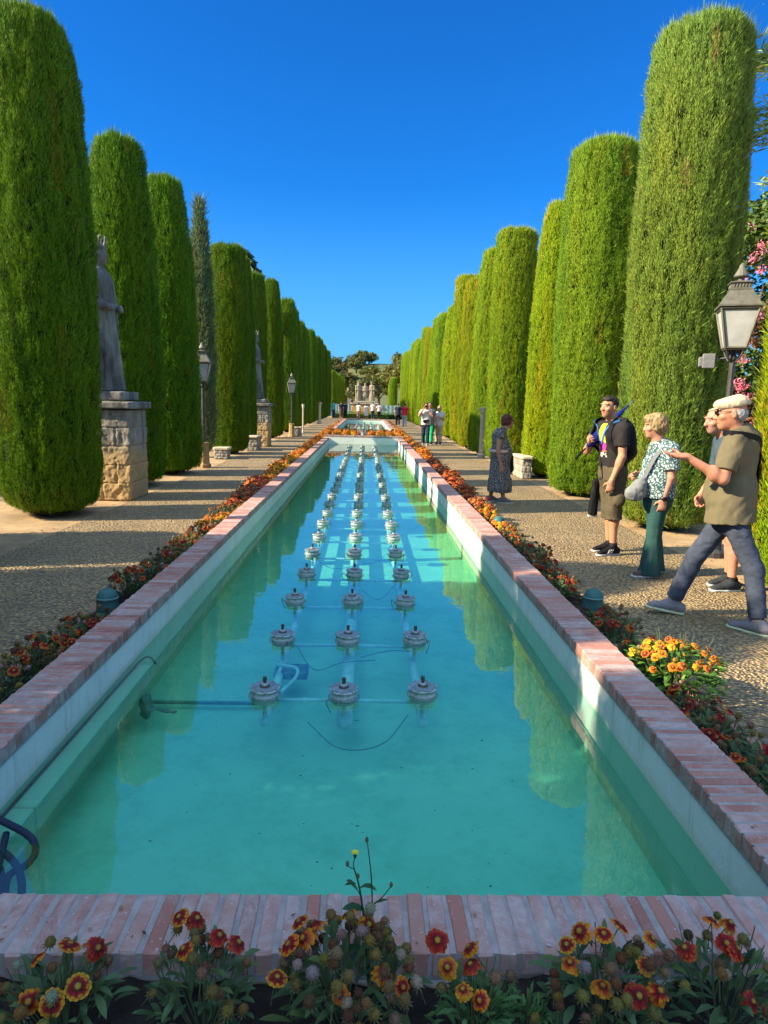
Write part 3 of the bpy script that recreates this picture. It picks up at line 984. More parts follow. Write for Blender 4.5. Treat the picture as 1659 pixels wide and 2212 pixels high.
M['greyshoe'] = cloth('grey_mesh_shoe', (.24, .22, .23), scale=60)
M['limesole'] = pm('pale_lime_rubber', (.58, .62, .34), (.48, .5, .32), 30, .7, 80, .2, .002)
M['whitesole'] = pm('white_rubber', (.62, .62, .60), None, 30, .7, 80, .2, .002)
M['whitecloth'] = cloth('white_cotton', (.66, .65, .62))
M['beige'] = cloth('beige_linen', (.50, .42, .31))
M['hair'] = pm('hair', (1, 1, 1), (.6, .57, .55), 45, .55, 150, .9, .006, attr=True, stretch=(1, 1, .35), spec=.35)
M['lens'] = pm('dark_lens', (.012, .012, .012), None, 5, .1, 5, 0, 0)
M['steel'] = pm('brushed_steel', (.5, .5, .5), None, 20, .3, 60, .1, .001, metal=1)

def pattern_mat(name, bg_, fg, scale, width, dist=.0):
    m, n, l, p = newmat(name)
    v = coord(n, l)
    nz = n.new('ShaderNodeTexNoise'); nz.inputs['Scale'].default_value = scale*.8
    l.new(v, nz.inputs['Vector'])
    ad = n.new('ShaderNodeVectorMath'); ad.operation = 'MULTIPLY_ADD'
    ad.inputs[1].default_value = (.045,)*3
    l.new(nz.outputs['Color'], ad.inputs[0]); l.new(v, ad.inputs[2])
    vo = n.new('ShaderNodeTexVoronoi'); vo.feature = 'DISTANCE_TO_EDGE'; vo.inputs['Scale'].default_value = scale
    l.new(ad.outputs[0], vo.inputs['Vector'])
    f = ramp(n, l, vo.outputs['Distance'], [(width, (0, 0, 0)), (width+.05, (1, 1, 1))])
    c2 = ramp(n, l, noise(n, l, v, 12, 3), [(.4, bg_), (.62, tuple(x*.8 for x in bg_))])
    l.new(mixc(n, l, fg, c2, f), p.inputs['Base Color'])
    p.inputs['Roughness'].default_value = .85
    l.new(bump(n, l, noise(n, l, v, 240, 3), .3, .002), p.inputs['Normal'])
    return m
M['blouse'] = pattern_mat('white_blouse_dark_branches', (.44, .55, .53), (.03, .075, .085), 34, .13)
M['dress'] = pattern_mat('snake_print_dress', (.74, .66, .56), (.06, .055, .06), 62, .22)

def hairmesh(fig, prims, color, wr=.004, scale=(70, 70, 40), cuts=(), vox=None, name='hair', noisec=.3):
    d = Sdf(fig.J['head']-.24, fig.J['head']+.22, vox or min(fig.vox, .0055))
    for (p, r, k) in prims:
        d.ell(fig.hp(*p), A(*r)*fig.hs, (fig.hr, fig.hf, fig.hu), k)
    for p, n in cuts:
        d.cut(fig.hp(*p), n[0]*fig.hr+n[1]*fig.hf+n[2]*fig.hu)
    d.wrinkle(wr, scale, 8)
    return d.build(name, M['hair'], fig.root, lambda V: np.ones((len(V), 3))*A(*color)*(1+noisec*vnoise(V*A(120, 120, 50), 6))[:, None])

def strap(pts, w, nrmfn, th=.004):
    """flat band through pts; nrmfn gives the outward normal"""
    P = np.asarray(pts, float); V = []; F = []
    for i, p in enumerate(P):
        t = unit(P[min(i+1, len(P)-1)]-P[max(i-1, 0)]); n = nrmfn(p); n = unit(n-t*(n@t)); b = np.cross(t, n)
        V += [p-b*w/2, p+b*w/2, p+b*w/2+n*th, p-b*w/2+n*th]
    for i in range(len(P)-1):
        for j in range(4): F.append((i*4+j, i*4+(j+1) % 4, i*4+4+(j+1) % 4, i*4+4+j))
    F += [(3, 2, 1, 0), tuple(4*(len(P)-1)+np.arange(4))]
    return np.array(V), F

def spline(pts, n=24):
    P = np.asarray(pts, float); m = len(P)
    E = np.concatenate([[2*P[0]-P[1]], P, [2*P[-1]-P[-2]]]); out = []
    for u in np.linspace(0, m-1-1e-9, n):
        i = int(u); t = u-i; a, b, c, d = E[i:i+4]
        out.append(.5*((2*b)+(c-a)*t+(2*a-5*b+4*c-d)*t*t+(3*b-a-3*c+d)*t**3))
    return np.array(out)

def surf_strap(fig, V, pts, w, mat, name, parent=None, th=.004, n=26, off=.003, centre=None):
    """a band lying on a clothing surface: spline points pushed to the surface vertices nearest them"""
    S = spline(pts, n); out = []; ns = []
    c = centre if centre is not None else (fig.J['hipL']+fig.J['hipR']+fig.J['shL']+fig.J['shR'])/4
    for p in S:
        e = p-A(c[0], c[1], p[2]); e[2] = 0; e = unit(e)
        rel = V-A(c[0], c[1], p[2])
        along = rel@e; perp = np.linalg.norm(rel-along[:, None]*e, axis=1)
        mk = (perp < .02) & (along > 0)
        dist = along[mk].max() if mk.any() else np.linalg.norm((p-A(c[0], c[1], p[2]))[:2])
        out.append(A(c[0], c[1], p[2])+e*(dist+off))
        ns.append(e)
    out = np.array(out)
    for _ in range(2): out[1:-1] = (out[:-2]+2*out[1:-1]+out[2:])/4
    it = iter(ns)
    nm = {tuple(np.round(o, 6)): k for o, k in zip(out, ns)}
    mb = MB(); mb.add(*strap(out, w, lambda p: nm[tuple(np.round(p, 6))], th), smooth=False)
    return mb.build(name, mat, parent or fig.root)

def glasses(fig, dark=True, lens=True):
    mb = MB()
    for q in (-1, 1):
        pts = [fig.hp(q*.031+.019*math.cos(t), .101-.006*abs(math.cos(t)), .014+.016*math.sin(t)) for t in np.linspace(0, 2*math.pi, 13)]
        mb.add(*tube(pts, .0022, 5))
        if lens:
            mb.add(np.array(pts[:-1]+[np.mean(pts[:-1], 0)]), [(i, (i+1) % 12, 12) for i in range(12)], 1)
        mb.add(*tube([fig.hp(q*.050, .097, .018), fig.hp(q*.073, .05, .020), fig.hp(q*.078, -.01, .018), fig.hp(q*.078, -.03, .006)], .002, 5))
    mb.add(*tube([fig.hp(-.012, .104, .018), fig.hp(.012, .104, .018)], .002, 5))
    return mb.build('glasses', [M['black'], M['lens']], fig.root)

# ---------------------------------------------------- man in the flat cap
J = dict(head=(-.035, -.0, 1.595), neck=(.045, .005, 1.455), shL=(-.055, -.125, 1.405), shR=(.215, .15, 1.41), elL=(-.145, -.19, 1.135), wrL=(-.395, -.13, 1.285),
         elR=(.27, .22, 1.13), wrR=(.16, .30, .96), hipL=(.0, -.075, .88), hipR=(.10, .07, .88), knL=(.165, -.17, .475), anL=(.195, -.25, .10),
         knR=(-.12, .13, .50), anR=(-.225, .215, .115))
f = Fig('older man in olive polo and flat cap, striding with one palm held out', 'person', (2.785, 5.04, 0), J, (-.73, .69), (-.93, .33, -.10), vox=.006, skin=(.50, .23, .14), hs=1.04, sc=1.03)
d = f.new(); f.headgeo(d, 1.05); f.torso(d, -.02)
for q in 'LR': f.arm(d, q, 0, 2); f.leg(d, q, -.012, -.006)
f.hand(d, 'L', A(-1, .05, .06), A(.05, -.25, 1), A(-.3, .9, .2), .22)
f.hand(d, 'R', A(-.8, .2, -.4), A(-.3, .9, 0), A(-.2, -.1, .9), .6)
f.body = d.build('body', M['skin'], f.root, f.paint(brow=(.22, .2, .18)))
d = f.new(); f.torso(d, .014, belly=.012)
pel = (f.J['hipL']+f.J['hipR'])/2
d.cone(pel+Z*.14, pel-Z*.08, .195, .222, .04, (f.f, 1.22))
for q in 'LR': f.arm(d, q, .023, .80)
d.ell(f.J['neck']+Z*.075+f.hf*.02, (.064, .064, .07), None, .004, sub=True)
d.cut(pel-Z*.075, A(.06, 0, -1)); e = unit(f.J['elL']-f.J['shL']); d.wrinkle(.007, (9, 9, 4.5), 4); d.wrinkle(.010, (4, 7, 15), 19, .85); d.wrinkle(.0035, (26, 26, 11), 9)
f.shirt = d.build('polo_shirt', M['olive'], f.root)
SV = np.empty(len(f.shirt.data.vertices)*3); f.shirt.data.vertices.foreach_get('co', SV); SV = SV.reshape(-1, 3)
d = f.new(); # collar
for t in np.linspace(.9, 5.4, 14):
    a = f.hf*math.cos(t)+f.hr*math.sin(t); b = f.hf*math.cos(t+.33)+f.hr*math.sin(t+.33)
    d.cone(f.J['neck']+a*.068+Z*.022, f.J['neck']+b*.068+Z*.022, .010, .010, .01)
    d.cone(f.J['neck']+a*.078-Z*.004, f.J['neck']+b*.078-Z*.004, .009, .009, .012)
d.build('collar', M['olive'], f.shirt)
d = f.new()
d.cone(pel+Z*.03, pel-Z*.04, .165, .165, .05, (f.f, 1.25))
for q in 'LR': f.leg(d, q, .004, .026, 1.93, .03)
d.cut(pel+Z*.03, Z); d.wrinkle(.0035, (8, 8, 13), 12); d.wrinkle(.003, (22, 22, 40), 15)
f.tr = d.build('trousers', M['jeans'], f.root)
f.shoe('L', (-.60, .80, 0), M['greyshoe'], M['limesole'], .285)
f.shoe('R', (-.97, .10, .16), M['greyshoe'], M['limesole'], .285, z0=.012)
hairmesh(f, [((0, -.042, .004), (.0795, .072, .046), .02), ((0, -.060, -.02), (.066, .044, .05), .03)], (.33, .33, .34), .006)
# flat cap: puffed crown and a short stiff peak
d = Sdf(f.J['head']-.2, f.J['head']+.25, .0055); ax = (f.hr, f.hf, f.hu)
d.ell(f.hp(0, -.018, .070), A(.088, .118, .060), ax, .02); d.ell(f.hp(0, -.045, .085), A(.080, .078, .052), ax, .02); d.ell(f.hp(0, .055, .068), A(.075, .060, .035), ax, .03)
d.cut(f.hp(0, 0, .042), -f.hu-.16*f.hf); d.wrinkle(.0035, (30, 30, 30), 5)
cap = d.build('flat_cap', M['cream'], f.root)
d = Sdf(f.J['head']-.2, f.J['head']+.25, .0055)
d.ell(f.hp(0, .095, .046), A(.062, .055, .009), (f.hr, unit(f.hf-.22*f.hu), unit(f.hu+.22*f.hf)), .006)
d.build('peak', M['cream'], cap)
glasses(f)
ch = (f.J['shL']+f.J['shR'])/2
bk = -f.f
surf_strap(f, SV, [f.J['shL']*.6+ch*.4+f.f*.05+Z*.055, f.J['shL']*.45+ch*.55+bk*.03+Z*.05, ch+bk*.12-Z*.02, ch+bk*.14+f.r*.08-Z*.18, ch+bk*.11+f.r*.16-Z*.36, pel+bk*.05+f.r*.2+Z*.08], .042, M['black'], 'shoulder_strap', centre=ch*A(1, 1, 0))
CAPMAN = f

# ---------------------------------------------------- second man, partly hidden
J = dict(head=(-.235, .0, 1.545), neck=(-.13, .01, 1.405), shL=(-.10, -.18, 1.345), shR=(-.07, .18, 1.345), elL=(-.07, -.22, 1.07), wrL=(-.19, -.17, .83),
         elR=(-.06, .24, 1.07), wrR=(-.2, .2, .86), hipL=(-.0, -.085, .88), hipR=(.03, .085, .88), knL=(-.01, -.09, .48), anL=(.015, -.09, .085), knR=(.06, .09, .48), anR=(.09, .10, .085))
f = Fig('grey-haired man in blue-grey shirt and shorts, mostly hidden behind the man in the cap', 'person', (3.43, 6.08, 0), J, (-1, .08), (-.98, -.12, -.16), sc=1.02, vox=.007, skin=(.50, .24, .16))
d = f.new(); f.headgeo(d, 1.25); f.torso(d, -.02)
for q in 'LR': f.arm(d, q, 0, 2); f.leg(d, q, 0, 0)
for q in 'LR': f.hand(d, q, A(-.25, 0, -1), A(.2, .9 if q == 'L' else -.9, 0), A(-1, 0, -.1), .9)
d.build('body', M['skin'], f.root, f.paint(brow=(.12, .1, .09), stub=(.2, .19, .18)))
d = f.new(); f.torso(d, .014, belly=.02); pel = (f.J['hipL']+f.J['hipR'])/2
d.cone(pel+Z*.14, pel-Z*.05, .18, .19, .04, (f.f, 1.3))
for q in 'LR': f.arm(d, q, .018, .75)
d.ell(f.J['neck']+Z*.06+f.hf*.02, (.062, .062, .06), None, .004, sub=True); d.cut(pel-Z*.05, -Z); d.wrinkle(.006, (11, 11, 7), 14)
o = d.build('shirt', M['blueshirt'], f.root)
mb = MB(); mb.add(*tube([f.J['neck']+.066*(f.hf*math.cos(t)+f.hr*math.sin(t))+Z*.018 for t in np.linspace(0, 6.28, 22)], .011, 6), smooth=True)
mb.build('red_collar', cloth('red_cotton', (.42, .06, .05)), o)
d = f.new(); d.cone(pel+Z*.04, pel-Z*.04, .165, .165, .05, (f.f, 1.2))
for q in 'LR': f.leg(d, q, .016, .036, .86, .03)
d.wrinkle(.004, (16, 16, 10), 2); d.build('shorts', M['navy'], f.root)
for q in 'LR': f.shoe(q, (-1, -.12, 0), cloth('dark_slate_shoe', (.035, .042, .048)), M['whitesole'], .28, sock=M['black'])
hairmesh(f, [((0, -.030, .034), (.080, .086, .084), .0)], (.34, .33, .32), .002, cuts=[((0, -.005, .0), (0, .75, -.35))], noisec=.2)

# ---------------------------------------------------- young man with the umbrella
J = dict(head=(-.125, -.02, 1.625), neck=(-.065, .0, 1.475), shL=(-.005, -.165, 1.395), shR=(-.155, .145, 1.395), elL=(-.01, -.205, 1.105), wrL=(-.10, -.20, .845),
         elR=(-.27, .17, 1.14), wrR=(-.295, .02, 1.225), hipL=(-.0, -.085, .93), hipR=(-.04, .085, .93), knL=(-.015, -.09, .51), anL=(.01, -.10, .09), knR=(-.0, .08, .51), anR=(.04, .10, .09))
f = Fig('dark-haired young man in black T-shirt and cargo shorts with an umbrella', 'person', (2.85, 7.55, 0), J, (-.965, -.26), (-.87, -.48, -.03), sc=1.03, vox=.0068, skin=(.50, .25, .145))
d = f.new(); f.headgeo(d, 1.05); f.torso(d, -.02)
for q in 'LR': f.arm(d, q, 0, 2); f.leg(d, q, 0, 0)
f.hand(d, 'L', A(-.12, .03, -1), A(.15, .95, 0), A(-1, .1, 0), .55)
f.hand(d, 'R', A(-.30, -.55, .35), A(.7, -.35, .45), A(-.5, .15, .8), 1.25)
d.build('body', M['skin'], f.root, f.paint(stub=(.26, .16, .11)))
d = f.new(); f.torso(d, .008); pel = (f.J['hipL']+f.J['hipR'])/2
d.cone(pel+Z*.12, pel-Z*.10, .165, .178, .04, (f.f, 1.32))
for q in 'LR': f.arm(d, q, .020, .62)
d.ell(f.J['neck']+Z*.06+f.hf*.025, (.07, .07, .07), None, .004, sub=True); d.cut(pel-Z*.10, -Z); d.wrinkle(.006, (12, 12, 6), 24); d.wrinkle(.0025, (30, 30, 18), 29)
ch = (f.J['shL']+f.J['shR'])/2
def tprint(V):
    c = np.ones((len(V), 3))
    q = V-(ch+f.f*.1); r = q@f.r; z = q[:, 2]; fr = (V-ch)@f.f
    on = (fr > .05)
    w = vnoise(V*60, 3)
    a = on & (np.abs(r+.01) < .050-.10*(z+.08)) & (z > -.16) & (z < .06)
    c[a] = A(.80, .72, .05)/.03
    b = on & (np.hypot(r+.005, z+.19) < .062+.012*w); c[b] = A(.72, .06, .42)/.03
    b = on & (np.abs(r) < .070) & (np.abs(z+.25) < .008+.006*w); c[b] = A(.75, .25, .05)/.03
    b = on & (np.abs(r) < .075) & (z < -.262) & (z > -.315) & (w > .0); c[b] = A(.75, .74, .66)/.03
    b = on & (np.hypot(r-.055, z+.21) < .022) & (w > -.1); c[b] = A(.75, .74, .7)/.03
    return c
shirt = d.build('printed_shirt', M['charcoal'], f.root, tprint)
SV = np.empty(len(shirt.data.vertices)*3); shirt.data.vertices.foreach_get('co', SV); SV = SV.reshape(-1, 3)
nk = f.J['neck']
for sg in (-1, 1):
    surf_strap(f, SV, [nk+f.r*sg*.062-f.f*.02+Z*.03, nk+f.r*sg*.070+f.f*.035-Z*.02, ch+f.r*sg*.055+f.f*.11-Z*.03, ch+f.r*sg*.01+f.f*.12-Z*.17], .020, M['lanyard'], 'lanyard', centre=nk*A(1, 1, 0)-f.f*.03*A(1, 1, 0))
    surf_strap(f, SV, [ch+f.r*sg*.11-f.f*.10+Z*.07, ch+f.r*sg*.115+f.f*.0+Z*.115, ch+f.r*sg*.115+f.f*.09+Z*.03, ch+f.r*sg*.13+f.f*.11-Z*.13, ch+f.r*sg*.17+f.f*.02-Z*.26], .045, M['black'], 'pack_strap', centre=ch*A(1, 1, 0)-f.f*.04, th=.008)
d = f.new(); d.cone(pel+Z*.03, pel-Z*.05, .170, .170, .05, (f.f, 1.22))
for q in 'LR':
    f.leg(d, q, .022, .040, 1.24, .03)
    e = f.r*(1 if q == 'R' else -1)
    c = f.J['hip'+q]*.28+f.J['kn'+q]*.72+e*.085
    d.ell(c, (.07, .055, .085), None, .012)
d.wrinkle(.005, (15, 15, 10), 31); d.wrinkle(.0025, (40, 40, 30), 33)
d.build('cargo_shorts', M['khaki'], f.root)
f.shoe('L', (-.93, -.34, 0), M['black'], M['whitesole'], .285, sock=M['black'], stripes=(A(-.34, .93, 0)*-1, M['whitecloth']))
f.shoe('R', (-.95, -.20, 0), M['black'], M['whitesole'], .285, sock=M['black'])
hairmesh(f, [((0, -.026, .046), (.080, .090, .084), .0), ((0, .035, .092), (.056, .05, .030), .03)], (.030, .022, .017), .009, (90, 90, 90), cuts=[((0, .034, .034), (0, .62, -.62)), ])
YOUNG = f
# umbrella over the shoulder, tip up to the right
def wpt(fig, p): return np.array(fig.root.location)+p
u0, u1 = A(2.345, 7.42, 1.10), A(3.145, 7.90, 1.775)
ud = unit(u1-u0); UL = np.linalg.norm(u1-u0)
um = thing('umbrella', 'closed royal blue umbrella laid over the shoulder of the young man', 'umbrella', tuple(u0))
mb = MB(); V, F = lathe([(.004, UL*.90), (.006, UL*.93), (.004, UL)], 8)
uu, uv = frame_of(ud)
def along(V): return V[:, :1]*uu+V[:, 1:2]*uv+V[:, 2:]*ud
mb.add(along(V), F); V, F = lathe([(.006, 0), (.006, UL*.5), (.006, UL*.9)], 8); mb.add(along(V), F); mb.build('shaft', M['steel'], um)
mb = MB(); V, F = lathe([(.008, -.0), (.014, .012), (.013, .10), (.010, .17), (.009, .19)], 10); mb.add(along(V), F, smooth=True); mb.build('handle', M['black'], um)
V = []; F = []; nn = 24; rows = [(.016, .20), (.034, .24), (.046, .32), (.050, .45), (.042, .62), (.024, .74), (.012, .84), (.006, .90)]
for k, (r, t) in enumerate(rows):
    for j in range(nn):
        a = j*2*math.pi/nn; rr_ = r*(1+.22*math.cos(a*8+k*.5)); V.append((rr_*math.cos(a+k*.12), rr_*math.sin(a+k*.12), t*UL))
for k in range(len(rows)-1):
    for j in range(nn): F.append((k*nn+j, k*nn+(j+1) % nn, (k+1)*nn+(j+1) % nn, (k+1)*nn+j))
mb = MB(); mb.add(along(np.array(V)), F, smooth=True); mb.build('furled_canopy', M['royal'], um)
# backpack
bp = thing('backpack', 'black backpack worn by the young man with the umbrella', 'backpack', tuple(wpt(f, A(0, 0, .95))))
bc = ch-f.f*.185-Z*.14-A(0, 0, .95); ax = (f.r, f.f, Z)
d = Sdf(bc-.36, bc+.36, .009); d.ell(bc, (.165, .105, .24), ax, .03); d.ell(bc-Z*.10, (.165, .11, .15), ax, .06); d.wrinkle(.005, (14, 14, 14), 3); d.build('bag', M['black'], bp)
d = Sdf(bc-.36, bc+.36, .009); d.ell(bc-Z*.11-f.f*.06, (.125, .085, .11), ax, .03); d.wrinkle(.004, (16, 16, 16), 5); d.build('front_pocket', M['black'], bp)
mb = MB(); mb.add(*tube([bc+Z*.225+f.r*.03*sg*1+A(0, 0, abs(sg) < .5 and .035 or 0) for sg in (-1, -.4, .4, 1)], .008, 6)); mb.build('grab_handle', M['black'], bp)
# dark jacket hanging on his far side
jk = thing('jacket', 'black jacket with a white edge hanging at the far hip of the young man', 'jacket', tuple(wpt(f, A(-.165, .14, .42))))
d = Sdf(A(-.12, -.12, -.06), A(.12, .12, .46), .008); d.cone((.01, 0, .40), (-.005, 0, .03), .045, .062, .02, (A(0, 1, 0), 1.5)); d.cut((0, 0, .0), -Z); d.wrinkle(.008, (22, 22, 7), 6); d.build('cloth', M['black'], jk)
mb = MB(); V, F = rbox(.105, .05, .022, .005); mb.add(V+A(-.005, 0, -.004), F); mb.build('white_edge', M['whitecloth'], jk)

# ---------------------------------------------------- older woman with the grey bag
J = dict(head=(-.10, .0, 1.495), neck=(-.045, .0, 1.345), shL=(.02, -.155, 1.275), shR=(.0, .155, 1.275), elL=(.025, -.19, 1.015), wrL=(-.03, -.185, .81),
         elR=(-.03, .2, 1.03), wrR=(-.195, .10, 1.02), hipL=(-.02, -.08, .84), hipR=(-.0, .08, .84), knL=(-.045, -.08, .46), anL=(-.06, -.09, .075), knR=(.02, .07, .46), anR=(.055, .08, .075))
f = Fig('older woman with short fair hair, patterned blouse and flared teal trousers', 'person', (2.93, 6.55, 0), J, (-1, .06), (-.97, .18, -.10), vox=.0068, skin=(.48, .24, .165), hs=.95)
d = f.new(); f.headgeo(d, .95, .92); f.torso(d, -.02, True)
for q in 'LR': f.arm(d, q, -.006, 2); f.leg(d, q, -.01, -.01)
f.hand(d, 'L', A(-.06, .02, -1), A(.1, .95, 0), A(-1, .1, 0), .5, .95)
f.hand(d, 'R', A(-.75, -.4, -.2), A(.2, -.8, -.4), A(-.2, -.3, .9), 1.1, .92)
d.build('body', M['skin'], f.root, f.paint(brow=(.16, .12, .09)))
d = f.new(); f.torso(d, .016, True, belly=.012); pel = (f.J['hipL']+f.J['hipR'])/2
d.cone(pel+Z*.16, pel-Z*.03, .178, .196, .05, (f.f, 1.22))
for q in 'LR': f.arm(d, q, .020, .72)
d.ell(f.J['neck']+Z*.06+f.hf*.03, (.066, .066, .065), None, .004, sub=True); d.cut(pel-Z*.03, -Z); d.wrinkle(.006, (13, 13, 7), 41)
bl = d.build('blouse', M['blouse'], f.root)
SV = np.empty(len(bl.data.vertices)*3); bl.data.vertices.foreach_get('co', SV); SV = SV.reshape(-1, 3)
d = f.new(); d.cone(pel+Z*.03, pel-Z*.05, .165, .17, .05, (f.f, 1.15))
for q in 'LR':
    h_, k_, a_ = f.J['hip'+q], f.J['kn'+q], f.J['an'+q]
    d.cone(h_, k_, .098, .070, .04); d.cone(k_, A(a_[0], a_[1], .03), .070, .112, .03, (f.r, 1.12))
d.cut((0, 0, .035), -Z); d.cut(pel+Z*.03, Z); d.wrinkle(.006, (22, 22, 3.5), 44)
d.build('flared_trousers', M['teal'], f.root)
for q in 'LR': f.shoe(q, (-1, -.08, 0), cloth('taupe_shoe', (.13, .09, .075)), M['whitesole'], .25)
hairmesh(f, [((0, -.025, .050), (.098, .108, .095), .02), ((0, -.06, -.015), (.088, .07, .085), .04), ((.06, .0, .0), (.036, .05, .06), .03), ((-.06, .0, .0), (.036, .05, .06), .03), ((0, .05, .088), (.065, .05, .04), .03)], (.36, .25, .12), .008, (46, 46, 26), cuts=[((0, .062, .02), (0, .8, -.6))], noisec=.5)
mb = MB(); w_ = f.J['wrL']; V, F = rbox(.042, .016, .042, .006); mb.add(V+w_+A(0, -.028, .0), F); mb.add(*tube([w_+.030*(A(1, 0, 0)*math.cos(t)+A(0, 1, 0)*math.sin(t)) for t in np.linspace(0, 6.28, 16)], .009, 6)); mb.build('wrist_watch', M['black'], f.root)
hb = thing('handbag', 'pale grey slouchy shoulder bag carried by the older woman', 'bag', tuple(wpt(f, A(-.255, -.10, .86))))
d = Sdf(A(-.22, -.18, -.16), A(.22, .18, .22), .007); d.ell((-.02, 0, -.01), (.105, .065, .085), None, .03); d.ell((.02, .0, .07), (.065, .05, .07), None, .05); d.cone((.04, 0, .1), (.07, .01, .15), .03, .02, .03); d.wrinkle(.007, (20, 20, 20), 4); d.build('bag', M['greybag'], hb)
off = A(-.255, -.10, .86)
pts = spline([A(.05, .0, .13), A(.085, -.02, .24), A(.135, -.035, .36), A(.205, -.03, .445)], 12)
mb = MB(); mb.add(*strap(pts, .036, lambda p: A(-.6, -.8, .1))); mb.build('strap', M['greybag'], hb)

# ---------------------------------------------------- red-haired woman in the belted dress
J = dict(head=(.105, .0, 1.40), neck=(.035, .0, 1.255), shR=(-.045, -.15, 1.175), shL=(-.02, .15, 1.175), elR=(-.075, -.19, .895), wrR=(-.01, -.19, .665),
         elL=(.0, .2, .92), wrL=(.09, .18, .73), hipR=(-.01, -.08, .78), hipL=(.03, .08, .78), knR=(.05, -.08, .42), anR=(.07, -.10, .07), knL=(-.08, .06, .42), anL=(-.115, .08, .07))
f = Fig('red-haired woman in a belted snake-print dress, looking at the cypresses', 'person', (2.325, 11.5, 0), J, (1, .05), (.98, .10, .02), vox=.0085, skin=(.46, .23, .16), hs=.94)
d = f.new(); f.headgeo(d, .95, .92); f.torso(d, -.02, True)
for q in 'LR': f.arm(d, q, -.004, 2); f.leg(d, q, -.008, -.004)
for q in 'LR': f.hand(d, q, A(.15, 0, -1), A(.1, .9 if q == 'R' else -.9, 0), A(1, 0, .1), .45, .95)
d.build('body', M['skin'], f.root, f.paint())
d = f.new(); f.torso(d, .014, True, belly=.01); pel = (f.J['hipL']+f.J['hipR'])/2
d.cone(pel+Z*.12, A(.01, 0, .25), .165, .205, .05, (f.f, 1.05))
for q in 'LR': d.cone(f.J['sh'+q]-Z*.02, f.J['sh'+q]*.97+f.J['el'+q]*.03, .066, .062, .03)
d.cone(A(-.13, -.06, .4), A(-.14, -.08, .20), .05, .035, .05); d.cone(A(.16, -.06, .4), A(.18, -.07, .21), .05, .035, .05)
d.ell(f.J['neck']+Z*.05+f.hf*.035, (.068, .068, .075), None, .004, sub=True); d.cut((0, 0, .19), -Z); d.wrinkle(.012, (20, 20, 3.5), 51)
dr_ = d.build('dress', M['dress'], f.root)
mb = MB()
wz = .905; wc = pel*.55+((f.J['shL']+f.J['shR'])/2-Z*.09)*.45
mb.add(*strap([A(wc[0], wc[1], wz)+A(.186*math.cos(t), .194*math.sin(t), .0) for t in np.linspace(0, 2*math.pi, 30)], .045, lambda p: A(p[0]-wc[0], p[1]-wc[1], 0), .006)); mb.build('belt', pm('pink_beige_leather', (.75, .52, .40), None, 20, .6, 90, .2, .002), dr_)
for q in 'LR': f.shoe(q, (1, -.10, 0), cloth('grey_sandal', (.20, .17, .15)), M['whitesole'], .24)
hairmesh(f, [((0, -.02, .045), (.088, .100, .092), .02), ((0, -.045, -.02), (.084, .075, .075), .03), ((.05, .015, -.01), (.036, .04, .06), .03), ((-.05, .015, -.01), (.036, .04, .06), .03)], (.13, .024, .022), .006, (50, 50, 30), cuts=[((0, .062, .03), (0, .85, -.5))])
glasses(f)
sb = thing('shoulder_bag', 'dark shoulder bag hanging beside the red-haired woman', 'bag', tuple(wpt(f, A(.20, .12, .48))))
d = Sdf(A(-.14, -.12, -.05), A(.14, .12, .48), .009); d.cone((.0, 0, .10), (.0, 0, .30), .075, .065, .03, (A(0, 1, 0), 1.6)); d.wrinkle(.006, (18, 18, 10), 3); d.build('bag', M['black'], sb)
mb = MB(); mb.add(*strap(spline([A(.0, 0, .34), A(-.05, .02, .5), A(-.15, .03, .66), A(-.2, .03, .735)], 10), .022, lambda p: A(.7, -.6, .2))); mb.build('strap', M['black'], sb)

